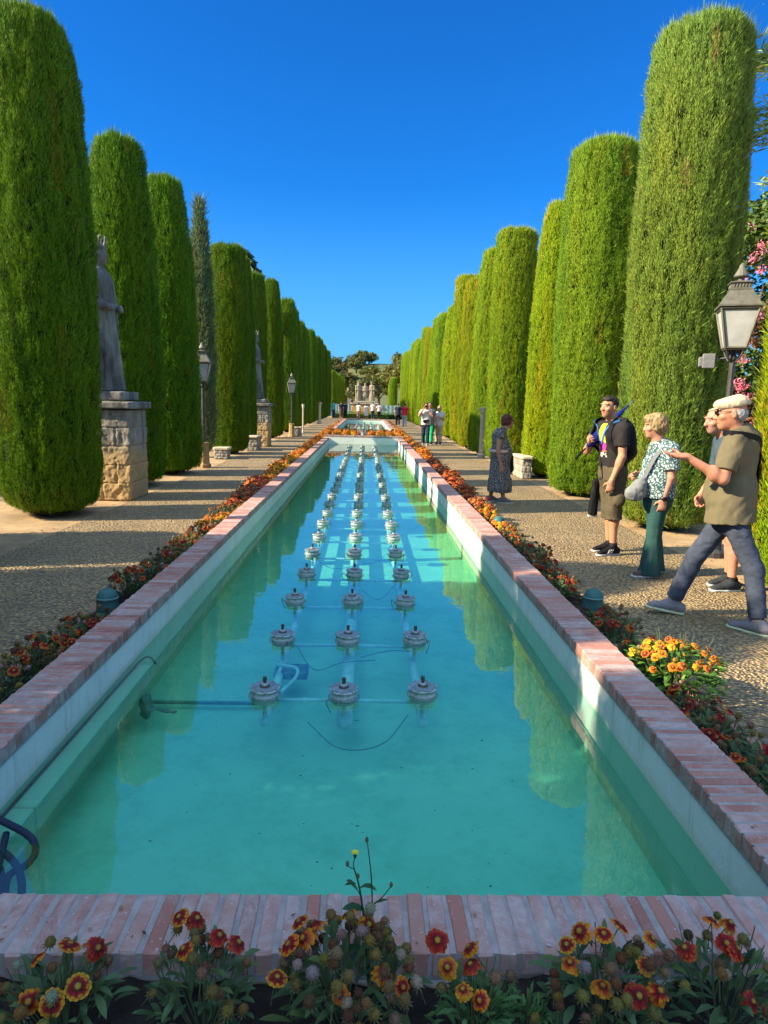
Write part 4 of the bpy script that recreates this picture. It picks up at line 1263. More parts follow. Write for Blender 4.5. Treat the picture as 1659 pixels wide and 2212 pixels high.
# ---------------------------------------------------- farther visitors
def visitor(label, loc, f2, top, bottom, hair, h=1.68, vox=.017, arms=('down', 'down'), skirt=False, shorts=False, fem=False, group=None, skin=(.46, .24, .16), longhair=False, walk=.0, shoe=None):
    sc = h/1.70
    fx, fy = unit(A(*f2)); R_ = A(fy, -fx, 0); Fv = A(fx, fy, 0)
    def P(r, fwd, z): return R_*r+Fv*fwd+Z*z
    J = dict(head=P(0, .03, 1.575), neck=P(0, 0, 1.43), shL=P(-.17, 0, 1.36), shR=P(.17, 0, 1.36), hipL=P(-.085, 0, .88), hipR=P(.085, 0, .88),
             knL=P(-.09, .03+walk*.5, .48), anL=P(-.09, walk, .08), knR=P(.09, .03-walk*.3, .48), anR=P(.09, -walk, .08+.03*(walk > 0)))
    pose = {'down': (P(.215, 0, 1.10), P(.21, .05, .86), (0, 0, -1)), 'camera': (P(.27, .16, 1.20), P(.08, .20, 1.50), (-.5, 0, 1)), 'hold': (P(.21, .02, 1.10), P(.06, .20, 1.20), (-.6, .5, .4)), 'akimbo': (P(.36, -.05, 1.12), P(.19, .02, .97), (-1, 0, -.3))}
    hd = {}
    for q, sg, a in (('L', -1, arms[0]), ('R', 1, arms[1])):
        e, w, dd = pose[a]
        m = lambda v: v-2*R_*(v@R_) if sg < 0 else v
        J['el'+q], J['wr'+q] = m(e), m(w)
        hd[q] = m(R_*dd[0]+Fv*dd[1]+Z*dd[2])
    f = Fig(label, 'person', loc, J, f2, None, vox, sc, group, skin)
    d = f.new(); f.headgeo(d); f.torso(d, -.02, fem)
    for q in 'LR':
        f.arm(d, q, 0, 2); f.leg(d, q, 0, 0); f.hand(d, q, hd[q], f.f*.4-f.r*(1 if q == 'R' else -1), f.f, .5)
        if shoe is None:
            a = f.J['an'+q]; d.cone(A(a[0], a[1], .04)-Fv*.05, A(a[0], a[1], .035)+Fv*.15, .042, .035, .02)
    d.build('body', M['skin'], f.root, f.paint())
    d = f.new(); f.torso(d, .016, fem); pel = (f.J['hipL']+f.J['hipR'])/2
    d.cone(pel+Z*.12, pel-Z*.04, .178, .186, .04, (f.f, 1.3))
    for q in 'LR': f.arm(d, q, .02, .6)
    d.ell(f.J['neck']+Z*.06+f.hf*.02, (.066, .066, .065), None, .004, sub=True); d.cut(pel-Z*.04, -Z); d.wrinkle(.007, (12, 12, 7), 5)
    d.build('top', top, f.root)
    d = f.new(); d.cone(pel+Z*.04, pel-Z*.05, .165, .165, .05, (f.f, 1.2))
    if skirt: d.cone(pel, A(pel[0], pel[1], .32), .17, .22, .05); d.cut((0, 0, .34), -Z)
    else:
        for q in 'LR': f.leg(d, q, .014, .03, .95 if shorts else 1.95, .03)
    d.wrinkle(.006, (15, 15, 6), 7); d.build('skirt' if skirt else 'trousers', bottom, f.root)
    if shoe is not None:
        for q in 'LR': f.shoe(q, Fv, shoe, M['whitesole'], .27)
    pr = [((0, -.025, .045), (.084, .095, .09), .02)]
    if longhair: pr += [((0, -.06, -.06), (.075, .05, .13), .03)]
    hairmesh(f, pr, hair, .004, cuts=[((0, .055, .03), (0, .8, -.55))], vox=max(.008, vox*.6))
    return f
DK = (.03, .022, .018)
v = visitor('man in white T-shirt and jeans raising a camera to his eyes', (2.43, 27.2, 0), (-.15, -1), M['whitecloth'], M['navy'], DK, 1.70, .011, ('camera', 'camera'), walk=.12, shoe=M['greyshoe'])
mb = MB(); c = v.hp(0, .15, .0); V, F = rbox(.14, .07, .09, .01); mb.add(V+c, F); V, F = lathe([(.04, 0), (.04, .08)], 14); mb.add(np.stack([V[:, 0], -V[:, 2]-.03, V[:, 1]], 1)+c, F); 
cm = thing('photo_camera', 'black camera held up by the man in white T-shirt', 'camera', tuple(wpt(v, A(0, 0, 0)))); mb.build('camera_body', M['black'], cm)
mb = MB(); V, F = rbox(.26, .08, .13, .03); mb.add(V+v.J['hipL']*.5+v.J['hipR']*.5+A(0, -.16, .10), F, smooth=True); mb.build('waist_bag', M['black'], v.root)
visitor('man with dark hair and bright green trousers walking behind the man with the camera', (2.64, 27.9, 0), (-.05, -1), M['greybag'], cloth('green_cotton', (.02, .42, .16)), DK, 1.74, .013, ('down', 'camera'), walk=.1, shoe=M['black'])
visitor('woman in white top and beige trousers holding something to her chest', (3.06, 28.1, 0), (-.25, -1), M['whitecloth'], M['beige'], (.35, .28, .2), 1.60, .012, ('hold', 'down'), fem=True, walk=.1, shoe=M['black'])
visitor('person in a red top and pale jeans walking away on the right path', (2.80, 48.5, 0), (.0, 1), cloth('red_jersey', (.55, .02, .05)), cloth('pale_denim', (.34, .42, .50)), DK, 1.66, .018, fem=True, walk=.12)
visitor('person in dark clothes walking beside the one in red', (2.36, 49.5, 0), (.0, 1), M['navy'], M['black'], DK, 1.66, .018, walk=.1)
pk = cloth('pink_cotton', (.52, .22, .22)); tq = cloth('turquoise_cotton', (.05, .42, .38))
visitor('visitor in turquoise top and dark trousers by the last left cypress', (-3.25, 68.5, 0), (.6, .8), tq, M['navy'], DK, 1.75, .022)
visitor('visitor in a dark coat standing left of the hedge', (-2.45, 68, 0), (.2, 1), M['black'], cloth('maroon_cotton', (.09, .04, .045)), DK, 1.7, .022, skirt=True, fem=True)
visitor('visitor in black beside the one in a dark coat', (-2.05, 68.8, 0), (-.2, -1), M['navy'], M['black'], DK, 1.66, .022)
visitor('woman in white top and pink trousers before the monument', (-.72, 68.5, 0), (.3, 1), M['whitecloth'], pk, DK, 1.62, .022, fem=True, longhair=True)
visitor('woman in white top and white skirt before the monument', (.05, 68.8, 0), (0, 1), M['whitecloth'], M['whitecloth'], DK, 1.55, .022, skirt=True, fem=True, longhair=True)
visitor('man in white shirt and dark trousers before the monument', (.72, 68.5, 0), (0, 1), M['whitecloth'], M['navy'], DK, 1.72, .022)
visitor('woman in white top with hands on her hips before the monument', (1.35, 68.4, 0), (0, 1), M['whitecloth'], M['black'], DK, 1.62, .022, ('akimbo', 'akimbo'), fem=True)
visitor('visitor in white shirt and jeans stepping off the right path', (4.35+.6, 68, 0), (-.6, -.8), M['whitecloth'], M['jeans'], DK, 1.76, .022, walk=.2)
visitor('visitor in black at the end of the right path', (5.5, 69, 0), (.2, 1), M['black'], M['navy'], DK, 1.7, .022)
# ------------------------------------------------------------------ flowers
def petalmat(name):
    m, n, l, p = newmat(name)
    a = n.new('ShaderNodeAttribute'); a.attribute_name = 'col'
    oi = n.new('ShaderNodeObjectInfo')
    c = mixc(n, l, a.outputs['Color'], oi.outputs['Color'], 1., 'MULTIPLY')
    l.new(c, p.inputs['Base Color']); p.inputs['Roughness'].default_value = .6; p.inputs['Specular IOR Level'].default_value = .2
    tr = n.new('ShaderNodeBsdfTranslucent'); l.new(c, tr.inputs[0])
    mx = n.new('ShaderNodeMixShader'); mx.inputs[0].default_value = .3
    l.new(p.outputs[0], mx.inputs[1]); l.new(tr.outputs[0], mx.inputs[2]); l.new(mx.outputs[0], n['Material Output'].inputs['Surface'])
    return m
M['petal'] = petalmat('petal')
M['disc'] = pm('flower_disc', (1, 1, 1), (.5, .45, .4), 420, .85, 600, 1., .002, attr=True, objcol=True)
M['plantleaf'] = leafmat('grey_green_leaf', (.055, .105, .040), (.085, .14, .055), 9, .25, .55, (1, 1, 1))
M['stem'] = pm('green_stem', (.07, .11, .04), (.10, .09, .04), 20, .7, 80, .2, .001)

def flower_mesh(seed, inner=(.20, .010, .016), mid=(.34, .018, .013), tip=(.62, .26, .018), split=.66, droop=.25, n=14, discc=(.16, .035, .015), R=.031):
    rng = np.random.default_rng(seed); mb = MB()
    for ring in (0, 1):
        for k in range(n if ring == 0 else n-4):
            if rng.random() < .06: continue
            a = (k+.5*ring)*2*math.pi/(n if ring == 0 else n-4)+rng.normal()*.06
            L = R*(1-.14*ring)*rng.uniform(.88, 1.06); w = L*.235*rng.uniform(.85, 1.15)
            dz = -droop*rng.uniform(.3, 1.5)
            pts = []; cols = []
            for t, ww, c in ((.2, .45, inner), (.45, .85, inner if split > .5 else mid), (split, 1., mid), (.89, .95, tip)):
                z = .004+.003*ring+L*dz*t*t
                pts += [(L*t, -w*ww, z-.0012), (L*t, 0, z+.0012), (L*t, w*ww, z-.0012)]; cols += [c]*3
            z = .004+L*dz
            pts += [(L*.99, -w*.62, z), (L*1.03, 0, z), (L*.98, w*.6, z)]; cols += [tip]*3
            V = np.array(pts); F = []
            for i in range(3):
                for j in range(2): F.append((i*3+j, i*3+3+j, i*3+4+j, i*3+1+j))
            F += [(9, 12, 10), (10, 13, 11) if False else (10, 12, 13), (10, 13, 11), (11, 13, 14)]
            V = np.stack([V[:, 0]*math.cos(a)-V[:, 1]*math.sin(a), V[:, 0]*math.sin(a)+V[:, 1]*math.cos(a), V[:, 2]], 1)
            mb.add(V, F, 0, np.array(cols)*rng.uniform(.85, 1.12))
    V, F = lathe([(.0115*R/.031, .003), (.012*R/.031, .007), (.009*R/.031, .0115), (.004*R/.031, .0135)], 12)
    cc = np.where((V[:, 2] > .0118)[:, None], A(.55, .30, .03), A(*discc))
    mb.add(V, F, 1, cc, smooth=True)
    V, F = lathe([(.004, -.006), (.009, -.001), (.010, .003)], 8); mb.add(V, F, 2)
    mb.add(*tube([(0, 0, -.09), (.003, 0, -.05), (0, 0, -.002)], .0016, 5), 2)
    return mb.mesh('flower', [M['petal'], M['disc'], M['stem']])
FLOW = [flower_mesh(1), flower_mesh(2, split=.72, droop=.05), flower_mesh(3, inner=(.26, .012, .015), mid=(.48, .06, .015), split=.55, droop=.5), flower_mesh(4, tip=(.45, .07, .018), split=.8, droop=.4), flower_mesh(5, droop=.9, n=12, split=.6)]
BRIGHT = [flower_mesh(6, (.50, .04, .01), (.74, .15, .012), (.84, .34, .018), .5, .15, 14), flower_mesh(7, (.72, .20, .01), (.85, .40, .012), (.86, .50, .02), .5, .3, 14, (.55, .25, .02))]

def head_mesh(seed):
    rng = np.random.default_rng(seed); mb = MB()
    n = 14; prof = [(.0035, -.011), (.009, -.008), (.0125, -.001), (.0118, .006), (.008, .0115), (.003, .0135)]
    V, F = lathe(prof, n); V = V*(1+.05*rng.normal(size=(len(V), 1)))
    mb.add(V, F, 0, (.8, .8, .8), smooth=True)
    m = 260
    d = rng.normal(size=(m, 3)); d[:, 2] = d[:, 2]*.9+.25; d /= np.linalg.norm(d, axis=1)[:, None]
    b = d*A(.0118, .0118, .0118)+A(0, 0, .001); t = b+d*rng.uniform(.0015, .004, (m, 1))+rng.normal(size=(m, 3))*.0009
    s_ = np.cross(d, rng.normal(size=(m, 3))); s_ /= np.linalg.norm(s_, axis=1)[:, None]
    V = np.stack([b-s_*.0010, b+s_*.0010, t], 1).reshape(-1, 3)
    mb.add(V, np.arange(3*m).reshape(-1, 3), 0, np.repeat(rng.uniform(.7, 1.5, (m, 1))*np.ones((1, 3)), 3, 0))
    mb.add(*tube([(0, 0, -.08), (.002, 0, -.04), (0, 0, -.009)], .0014, 5), 1)
    for k in range(9):
        a = k*.7; c, s2 = math.cos(a), math.sin(a)
        mb.add([(c*.004, s2*.004, -.010), (c*.011-s2*.002, s2*.011+c*.002, -.012), (c*.018, s2*.018, -.015), (c*.011+s2*.002, s2*.011-c*.002, -.012)], [(0, 1, 2, 3)], 1)
    return mb.mesh('seed_head', [M['disc'], M['stem']])
HEADS = [head_mesh(1), head_mesh(2), head_mesh(3)]
HEADC = [(.26, .17, .05), (.28, .18, .09), (.20, .09, .04), (.40, .32, .24), (.24, .17, .04), (.16, .07, .03), (.27, .21, .05)]

def leaf(mb, b, d, L, w, rng, c, m=0, curl=.5):
    d = unit(d); side = np.cross(d, Z); side = unit(side+1e-4); n = np.cross(side, d)
    V = []; rows = ((0, .18), (.3, .75), (.6, 1.), (.85, .6), (1, .04))
    for t, ww in rows:
        p = b+d*L*t-n*0-Z*curl*L*t*t
        V += [p-side*w*ww*.5+n*w*.12*ww, p, p+side*w*ww*.5+n*w*.12*ww]
    F = []
    for i in range(4):
        for j in range(2): F.append((i*3+j, i*3+3+j, i*3+4+j, i*3+1+j))
    mb.add(V, F, m, c, smooth=True)

def foliage_mesh(seed, R=.17, H=.20, n=130, L=(.05, .092), name='foliage', stems=20, tintv=.25):
    rng = np.random.default_rng(seed); mb = MB()
    for k in range(n):
        a = rng.random()*6.283; rr_ = R*math.sqrt(rng.random())*.8
        z = rng.random()**.8*H*.85*(1-.5*(rr_/R)**2)
        b = A(rr_*math.cos(a), rr_*math.sin(a), z)
        d = A(math.cos(a)*(.35+rr_/R)+rng.normal()*.35, math.sin(a)*(.35+rr_/R)+rng.normal()*.35, .75+rng.normal()*.3)
        g_ = 1+tintv*rng.normal()
        c = A(g_, g_, g_)*(A(1.2, 1.0, .7) if rng.random() < .12 else A(1, 1, 1))
        leaf(mb, b, d, rng.uniform(*L), rng.uniform(.014, .024), rng, np.clip(c, .4, 1.8), 0, rng.uniform(.1, .6))
    for k in range(stems):
        a = rng.random()*6.283; r1 = R*rng.random()*.9
        e = A(r1*math.cos(a), r1*math.sin(a), H*rng.uniform(.75, 1.05))
        mb.add(*tube(spline([(e[0]*.2, e[1]*.2, 0), e*A(.7, .7, .55), e], 5), .0016, 4, False), 1)
    return mb.mesh(name, [M['plantleaf'], M['stem']])
FOL = [foliage_mesh(s) for s in (1, 2, 3)]
FOLBIG = foliage_mesh(9, .20, .24, 460, (.035, .065))

def orient(o, n, spin):
    q = Vector(n).normalized().to_track_quat('Z', 'Y')
    o.rotation_mode = 'XYZ'
    o.rotation_euler = (q.to_matrix() @ Matrix.Rotation(spin, 3, 'Z')).to_euler()

GC = [0]
def gaillardia(x, y, z, label, group=None, R=.15, H=.2, nf=6, nh=12, fl=None, bright=False, fol=None, seed=0, tint=(1, 1, 1), fs=.80, ftint=(1, 1, 1)):
    rng = np.random.default_rng(seed+100)
    t = thing('gaillardia_plant', label, 'flower', (x, y, z), rng.random()*0, group)
    o = inst(fol or FOL[seed % 3], 'foliage', t, rot=(0, 0, rng.random()*6.28), scale=(R/.17, R/.17, H/.20)); o.color = (*tint, 1)
    pts = []
    if fl:
        pts = [(A(*p)-A(x, y, z), None) for p in fl]
    else:
        for k in range(nf):
            a = rng.random()*6.283; rr_ = R*math.sqrt(rng.random())
            pts.append((A(rr_*math.cos(a), rr_*math.sin(a), H*(1.08-.35*(rr_/R)**2)+rng.normal()*.012), a))
    for p, a in pts:
        o = inst((BRIGHT+[BRIGHT[0], FLOW[0], FLOW[2], FLOW[1]] if bright else FLOW)[rng.integers(6 if bright else 5)], 'flower', t, p, scale=rng.uniform(.8, 1.12)*fs)
        tow = unit(A(p[0], p[1], 0)+1e-4)
        orient(o, A(tow[0]*.35+rng.normal()*.25, tow[1]*.3-.32+rng.normal()*.25, .72), rng.random()*6.28)
        o.color = (*jit(ftint, .12), 1)
    for k in range(nh):
        a = rng.random()*6.283; rr_ = R*math.sqrt(rng.random())*.98
        p = A(rr_*math.cos(a), rr_*math.sin(a), H*(1.08-.45*(rr_/R)**2)+rng.normal()*.022)
        if any(np.linalg.norm(p-q) < .03 for q, _ in pts): continue
        o = inst(HEADS[rng.integers(3)], 'seed_head', t, p, scale=rng.uniform(.85, 1.3)*fs)
        orient(o, A(rng.normal()*.3, -.15+rng.normal()*.3, 1), rng.random()*6.28)
        c = HEADC[rng.integers(len(HEADC))]
        if bright: c = (.45, .30, .03)
        o.color = (*jit(c, .2), 1)
    return t
SOILZ = .222
FRONT = [
 ('gaillardia at the bottom left corner with broad red and yellow flowers', (-.655, 1.33), .14, .185, 16, [(-0.709, 1.341, 0.414), (-0.649, 1.364, 0.424), (-0.586, 1.362, 0.423), (-0.599, 1.287, 0.394), (-0.642, 1.262, 0.380), (-0.695, 1.268, 0.378)]),
 ('leafy gaillardia with deep red flowers, second plant from the left corner', (-.345, 1.35), .13, .205, 24, [(-0.386, 1.358, 0.421), (-0.27, 1.37, 0.427), (-0.412, 1.419, 0.451), (-0.375, 1.42, 0.446), (-0.315, 1.383, 0.433)]),
 ('gaillardia crowded with brown seed heads under the tall yellow-flowered weed', (-.015, 1.345), 0.165, .225, 95, [(-0.13, 1.409, 0.447), (-0.095, 1.406, 0.445), (-0.117, 1.379, 0.431), (-0.148, 1.366, 0.425), (-0.017, 1.423, 0.455), (0.031, 1.406, 0.445), (-0.171, 1.302, 0.399), (-0.03, 1.274, 0.388), (0.069, 1.311, 0.402), (0.105, 1.29, 0.392)]),
 ('small gaillardia with fresh green leaves beside the bare patch of soil', (.275, 1.315), .10, .17, 3, [(0.191, 1.375, 0.43), (0.266, 1.36, 0.423), (0.21, 1.324, 0.407), (0.264, 1.328, 0.408), (0.24, 1.281, 0.391), (0.275, 1.262, 0.385)]),
 ('wide gaillardia right of the bare soil with red flowers and pale fluffy heads', (.585, 1.345), .155, .20, 30, [(0.493, 1.366, 0.426), (0.585, 1.386, 0.435), (0.627, 1.402, 0.444), (0.492, 1.332, 0.41), (0.663, 1.328, 0.408), (0.55, 1.287, 0.393), (0.624, 1.27, 0.387), (0.675, 1.279, 0.389), (0.696, 1.379, 0.432), (0.533, 1.392, 0.438)]),
 ('gaillardia at the bottom right corner with flowers over the brick coping', (.865, 1.345), .15, .205, 14, [(0.77, 1.359, 0.422), (0.855, 1.411, 0.45), (0.898, 1.409, 0.448), (0.871, 1.37, 0.428), (0.887, 1.358, 0.422), (0.872, 1.26, 0.383)]),
]
for k, (lab, (x, y), R, H, nh, fl) in enumerate(FRONT):
    gaillardia(x, y, SOILZ, lab, 'gaillardias along the near coping', R, H, 0, nh, fl, seed=k, tint=(1, 1, 1) if k != 3 else (1.0, 1.25, .9))
gaillardia(-.93, 1.22, SOILZ, 'gaillardia just outside the bottom left corner', None, .14, .17, 3, 6, seed=21)
gaillardia(.40, 1.33, SOILZ-.02, 'low fresh green gaillardia without flowers beside the bare soil', 'gaillardias along the near coping', .07, .13, 0, 2, seed=33, tint=(1.0, 1.4, .9))

# borders beside the pool: near plants with parts
LB, RB = -1.80, 1.68
rs = np.random.default_rng(5)
k = 0
for side, bx in ((0, LB), (1, RB)):
    y = 2.05
    while y < 9.2:
        skip = (side == 0 and 4.55 < y < 4.98) or (side == 1 and (4.80 < y < 5.2 or 8.2 < y < 8.55 or 3.35 < y < 3.95))
        if not skip:
            br = (side == 1 and y > 7.7) or (side == 0 and 7.6 < y < 8.5)
            lab = ('gaillardia with dark red flowers in the border beside the %s coping' if not br else 'bright orange gaillardia in the sunlit border beside the %s coping') % ('left' if side == 0 else 'right')
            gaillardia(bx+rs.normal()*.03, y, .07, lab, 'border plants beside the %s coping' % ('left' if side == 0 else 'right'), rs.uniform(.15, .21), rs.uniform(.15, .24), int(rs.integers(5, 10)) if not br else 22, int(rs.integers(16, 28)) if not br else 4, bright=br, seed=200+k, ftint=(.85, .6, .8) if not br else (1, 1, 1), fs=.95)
            k += 1
        y += rs.uniform(.24, .34)
gaillardia(1.80, 3.62, .05, 'big sunlit gaillardia full of orange and yellow flowers by the right coping', None, .25, .27, 52, 20, bright=True, fol=FOLBIG, seed=71, tint=(1.5, 1.9, .7))

# farther plants: one mesh each
def far_plant(seed, R, H, cols, nl=70, nf=55, nd=30):
    rng = np.random.default_rng(seed); mb = MB()
    for k in range(nl):
        a = rng.random()*6.283; rr_ = R*math.sqrt(rng.random())
        z = rng.random()*H*.9*(1-.4*(rr_/R)**2)
        d = A(math.cos(a)*.6+rng.normal()*.4, math.sin(a)*.6+rng.normal()*.4, .6)
        leaf(mb, A(rr_*math.cos(a)*.8, rr_*math.sin(a)*.8, z), d, rng.uniform(.06, .13), rng.uniform(.022, .036), rng, A(1, 1, 1)*rng.uniform(.6, 1.35))
    for k in range(nf+nd):
        a = rng.random()*6.283; rr_ = R*math.sqrt(rng.random())
        p = A(rr_*math.cos(a), rr_*math.sin(a), H*(1.05-.5*(rr_/R)**2)+rng.normal()*.02)
        n = unit(A(math.cos(a)*.5*rr_/R+rng.normal()*.3, math.sin(a)*.5*rr_/R+rng.normal()*.3-.2, .8)); u, v = frame_of(n)
        if k < nf:
            q = rng.uniform(.018, .032); c = A(*cols[rng.integers(len(cols))])*rng.uniform(.8, 1.15)
            ring = [p+q*(1+.25*(i % 2))*(math.cos(i*.5236)*u+math.sin(i*.5236)*v)-n*.006 for i in range(12)]
            ring2 = [p+q*.45*(math.cos(i*.5236)*u+math.sin(i*.5236)*v)+n*.003 for i in range(12)]
            mb.add(ring+ring2, [(i, (i+1) % 12, 12+(i+1) % 12, 12+i) for i in range(12)], 1, c)
            mb.add(ring2+[p+n*.008], [(i, (i+1) % 12, 12) for i in range(12)], 1, c*A(.7, .45, .6))
        else:
            V, F = lathe([(.006, -.01), (.013, -.002), (.011, .008), (.003, .013)], 7); mb.add(V+p, F, 1, A(*HEADC[rng.integers(len(HEADC))])*1.1)
    return mb.mesh('gaillardia_plant', [M['plantleaf'], M['petal']])
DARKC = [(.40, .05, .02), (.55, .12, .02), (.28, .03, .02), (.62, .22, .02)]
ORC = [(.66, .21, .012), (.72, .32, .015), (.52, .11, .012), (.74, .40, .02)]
FARP = [far_plant(1, .19, .24, DARKC), far_plant(2, .19, .24, DARKC, 80, 40, 45), far_plant(3, .20, .26, ORC, 60, 80, 14), far_plant(4, .20, .26, ORC, 70, 70, 18)]
def fplant(x, y, z, kind, lab, grp, s=1.):
    o = inst(FARP[kind], 'gaillardia_plant', None, (x, y, z), (0, 0, random.uniform(0, 6.28)), (s, s, s*random.uniform(.85, 1.1)))
    o.color = (*jit((1, 1, 1), .1), 1)
    tag(o, lab, 'flower', grp)
for side, bx, nm in ((0, LB, 'left'), (1, RB, 'right')):
    y = 9.3
    while y < 50:
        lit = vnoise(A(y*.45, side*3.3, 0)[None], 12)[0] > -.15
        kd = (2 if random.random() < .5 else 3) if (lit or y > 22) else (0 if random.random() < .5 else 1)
        if not (side == 1 and 15 < y < 15.4) and not (side == 0 and 15.3 < y < 15.8):
            dk = kd < 2
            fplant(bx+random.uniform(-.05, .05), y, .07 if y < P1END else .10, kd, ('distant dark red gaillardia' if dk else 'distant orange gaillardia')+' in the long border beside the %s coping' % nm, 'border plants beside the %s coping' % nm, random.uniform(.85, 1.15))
        y += random.uniform(.30, .42) if y < 26 else random.uniform(.5, .7)
for y in np.arange(P1END+.45, P2A-.3, .5):
    for x in np.arange(XLO+.15, XRO, .34):
        if abs(x+.08) < .22: continue
        fplant(x+random.uniform(-.06, .06), y+random.uniform(-.1, .1), .30, 2+random.randint(0, 1), 'orange gaillardia in the strip between the two pools', 'flower strip between the two pools', random.uniform(.75, .95))

# weed in the near coping
wd = thing('sow_thistle', 'tall thin weed with one small yellow flower growing before the near coping', 'weed', (.032, 1.45, .235))
def wp(x, z, y=1.46): return A(x-.032, y-1.45, z-.235)
mb = MB(); mb.add(*tube(spline([wp(.034, .24), wp(.022, .40), wp(.008, .50), wp(-.006, .552)], 12), np.linspace(.0035, .0018, 12), 6), smooth=True)
mb.add(*tube(spline([wp(.034, .24), wp(.040, .42), wp(.036, .53), wp(.024, .625)], 12), np.linspace(.0028, .0012, 12), 6), smooth=True)
mb.add(*tube(spline([wp(.040, .45), wp(.065, .475), wp(.085, .505)], 8), .0013, 5)); mb.add(*tube(spline([wp(-.006, .552), wp(-.0075, .565), wp(-.004, .582)], 5), .0013, 5)); mb.add(*tube(spline([wp(-.004, .548), wp(-.018, .556), wp(-.022, .560)], 5), .0013, 5))
M['weedgreen'] = leafmat('weed_leaf', (.03, .085, .03), (.045, .11, .035), 14, .25, .5, (1, 1, 1))
mb.build('stem', M['weedgreen'], wd)
rng = np.random.default_rng(3)
for b, d, L, w, cu in ((wp(.012, .475), (-.35, -.1, .75), .085, .030, .3), (wp(.028, .435), (-.8, -.1, .55), .075, .030, .4), (wp(.030, .33), (-.9, -.2, .35), .095, .030, .25), (wp(.036, .30), (.9, -.1, .35), .10, .026, .35), (wp(.010, .50), (.7, -.05, .5), .05, .018, .7), (wp(.040, .455), (.9, 0, .5), .045, .010, .2), (wp(-.0, .51), (-.8, 0, .3), .03, .012, .5)):
    mb = MB(); leaf(mb, b, d, L, w, rng, A(1, 1, 1), 0, cu); mb.build('leaf', M['weedgreen'], wd)
mb = MB(); c = wp(-.004, .590); V, F = lathe([(.003, -.010), (.0045, -.004), (.004, .0)], 8); mb.add(V+c, F, 0)
for j in range(18):
    a = j*.349; e = A(math.cos(a), math.sin(a), .55); s2 = A(-math.sin(a), math.cos(a), 0)*.0016
    mb.add([c+e*.001, c+e*.007-s2, c+e*.0105, c+e*.007+s2], [(0, 1, 2, 3)], 1, (.80, .70, .06))
mb.build('flower', [M['weedgreen'], M['petal']], wd)
for c in (wp(.0235, .627), wp(-.022, .563), wp(.085, .507), wp(.004, .53)):
    mb = MB(); V, F = lathe([(.002, -.006), (.0045, -.001), (.0035, .005), (.001, .009)], 7); mb.add(V+c, F)
    mb.build('bud', M['stem'], wd)

# ------------------------------------------------------------------ trees, hedges and bushes beyond
def leafball(mb, rng, c, r, n, s, m=0, flat=1., col=1.):
    d = rng.normal(size=(n, 3)); d /= np.linalg.norm(d, axis=1)[:, None]
    p = A(*c)+d*A(*r)*(rng.random((n, 1))**.45)
    nn_ = d+.8*rng.normal(size=(n, 3)); nn_ /= np.linalg.norm(nn_, axis=1)[:, None]
    u = np.cross(nn_, rng.normal(size=(n, 3))); u /= np.linalg.norm(u, axis=1)[:, None]; v = np.cross(nn_, u)
    L = s*rng.uniform(.6, 1.3, (n, 1))
    V = np.stack([p-u*L, p-v*L*.45, p+u*L, p+v*L*.45], 1).reshape(-1, 3)
    br = (rng.uniform(.65, 1.3, (n, 1))*col)*np.ones((1, 3))
    mb.add(V, np.arange(4*n).reshape(-1, 4), m, np.repeat(br, 4, 0))

def broad_tree(name, label, loc, H, R, tint, seed, s=.16, n=90, clumps=60, mat='leaf_olive', group=None, bare=.35, cat='tree'):
    rng = np.random.default_rng(seed)
    t = thing(name, label, cat, loc, 0, group)
    mb = MB()
    for k in range(clumps):
        d = rng.normal(size=3); d /= np.linalg.norm(d); d[2] = abs(d[2])*1.0-.25
        rr_ = rng.random()**.5
        c = A(d[0]*R*rr_*.85, d[1]*R*rr_*.85, H*(bare+(1-bare)*.45)+d[2]*H*(1-bare)*.55*rr_)
        leafball(mb, rng, c, A(1, 1, .75)*R*rng.uniform(.18, .34), n, s, 0, 1, rng.uniform(.75, 1.25))
    o = mb.build('crown', M[mat], t); o.color = (*tint, 1)
    mb = MB(); mb.add(*tube(spline([(0, 0, -.1), (.05*R, 0, H*.2), (0, .05*R, H*.55), (0, 0, H*.8)], 8), np.linspace(R*.09+.05, .04, 8), 8), smooth=True)
    for k in range(6):
        a = rng.random()*6.28
        mb.add(*tube(spline([(0, 0, H*(.25+.06*k)), (R*.3*math.cos(a), R*.3*math.sin(a), H*(.42+.06*k)), (R*.65*math.cos(a), R*.65*math.sin(a), H*(.55+.05*k))], 6), np.linspace(R*.04+.02, .015, 6), 6), smooth=True)
    mb.build('trunk', M['bark'], t)
    return t

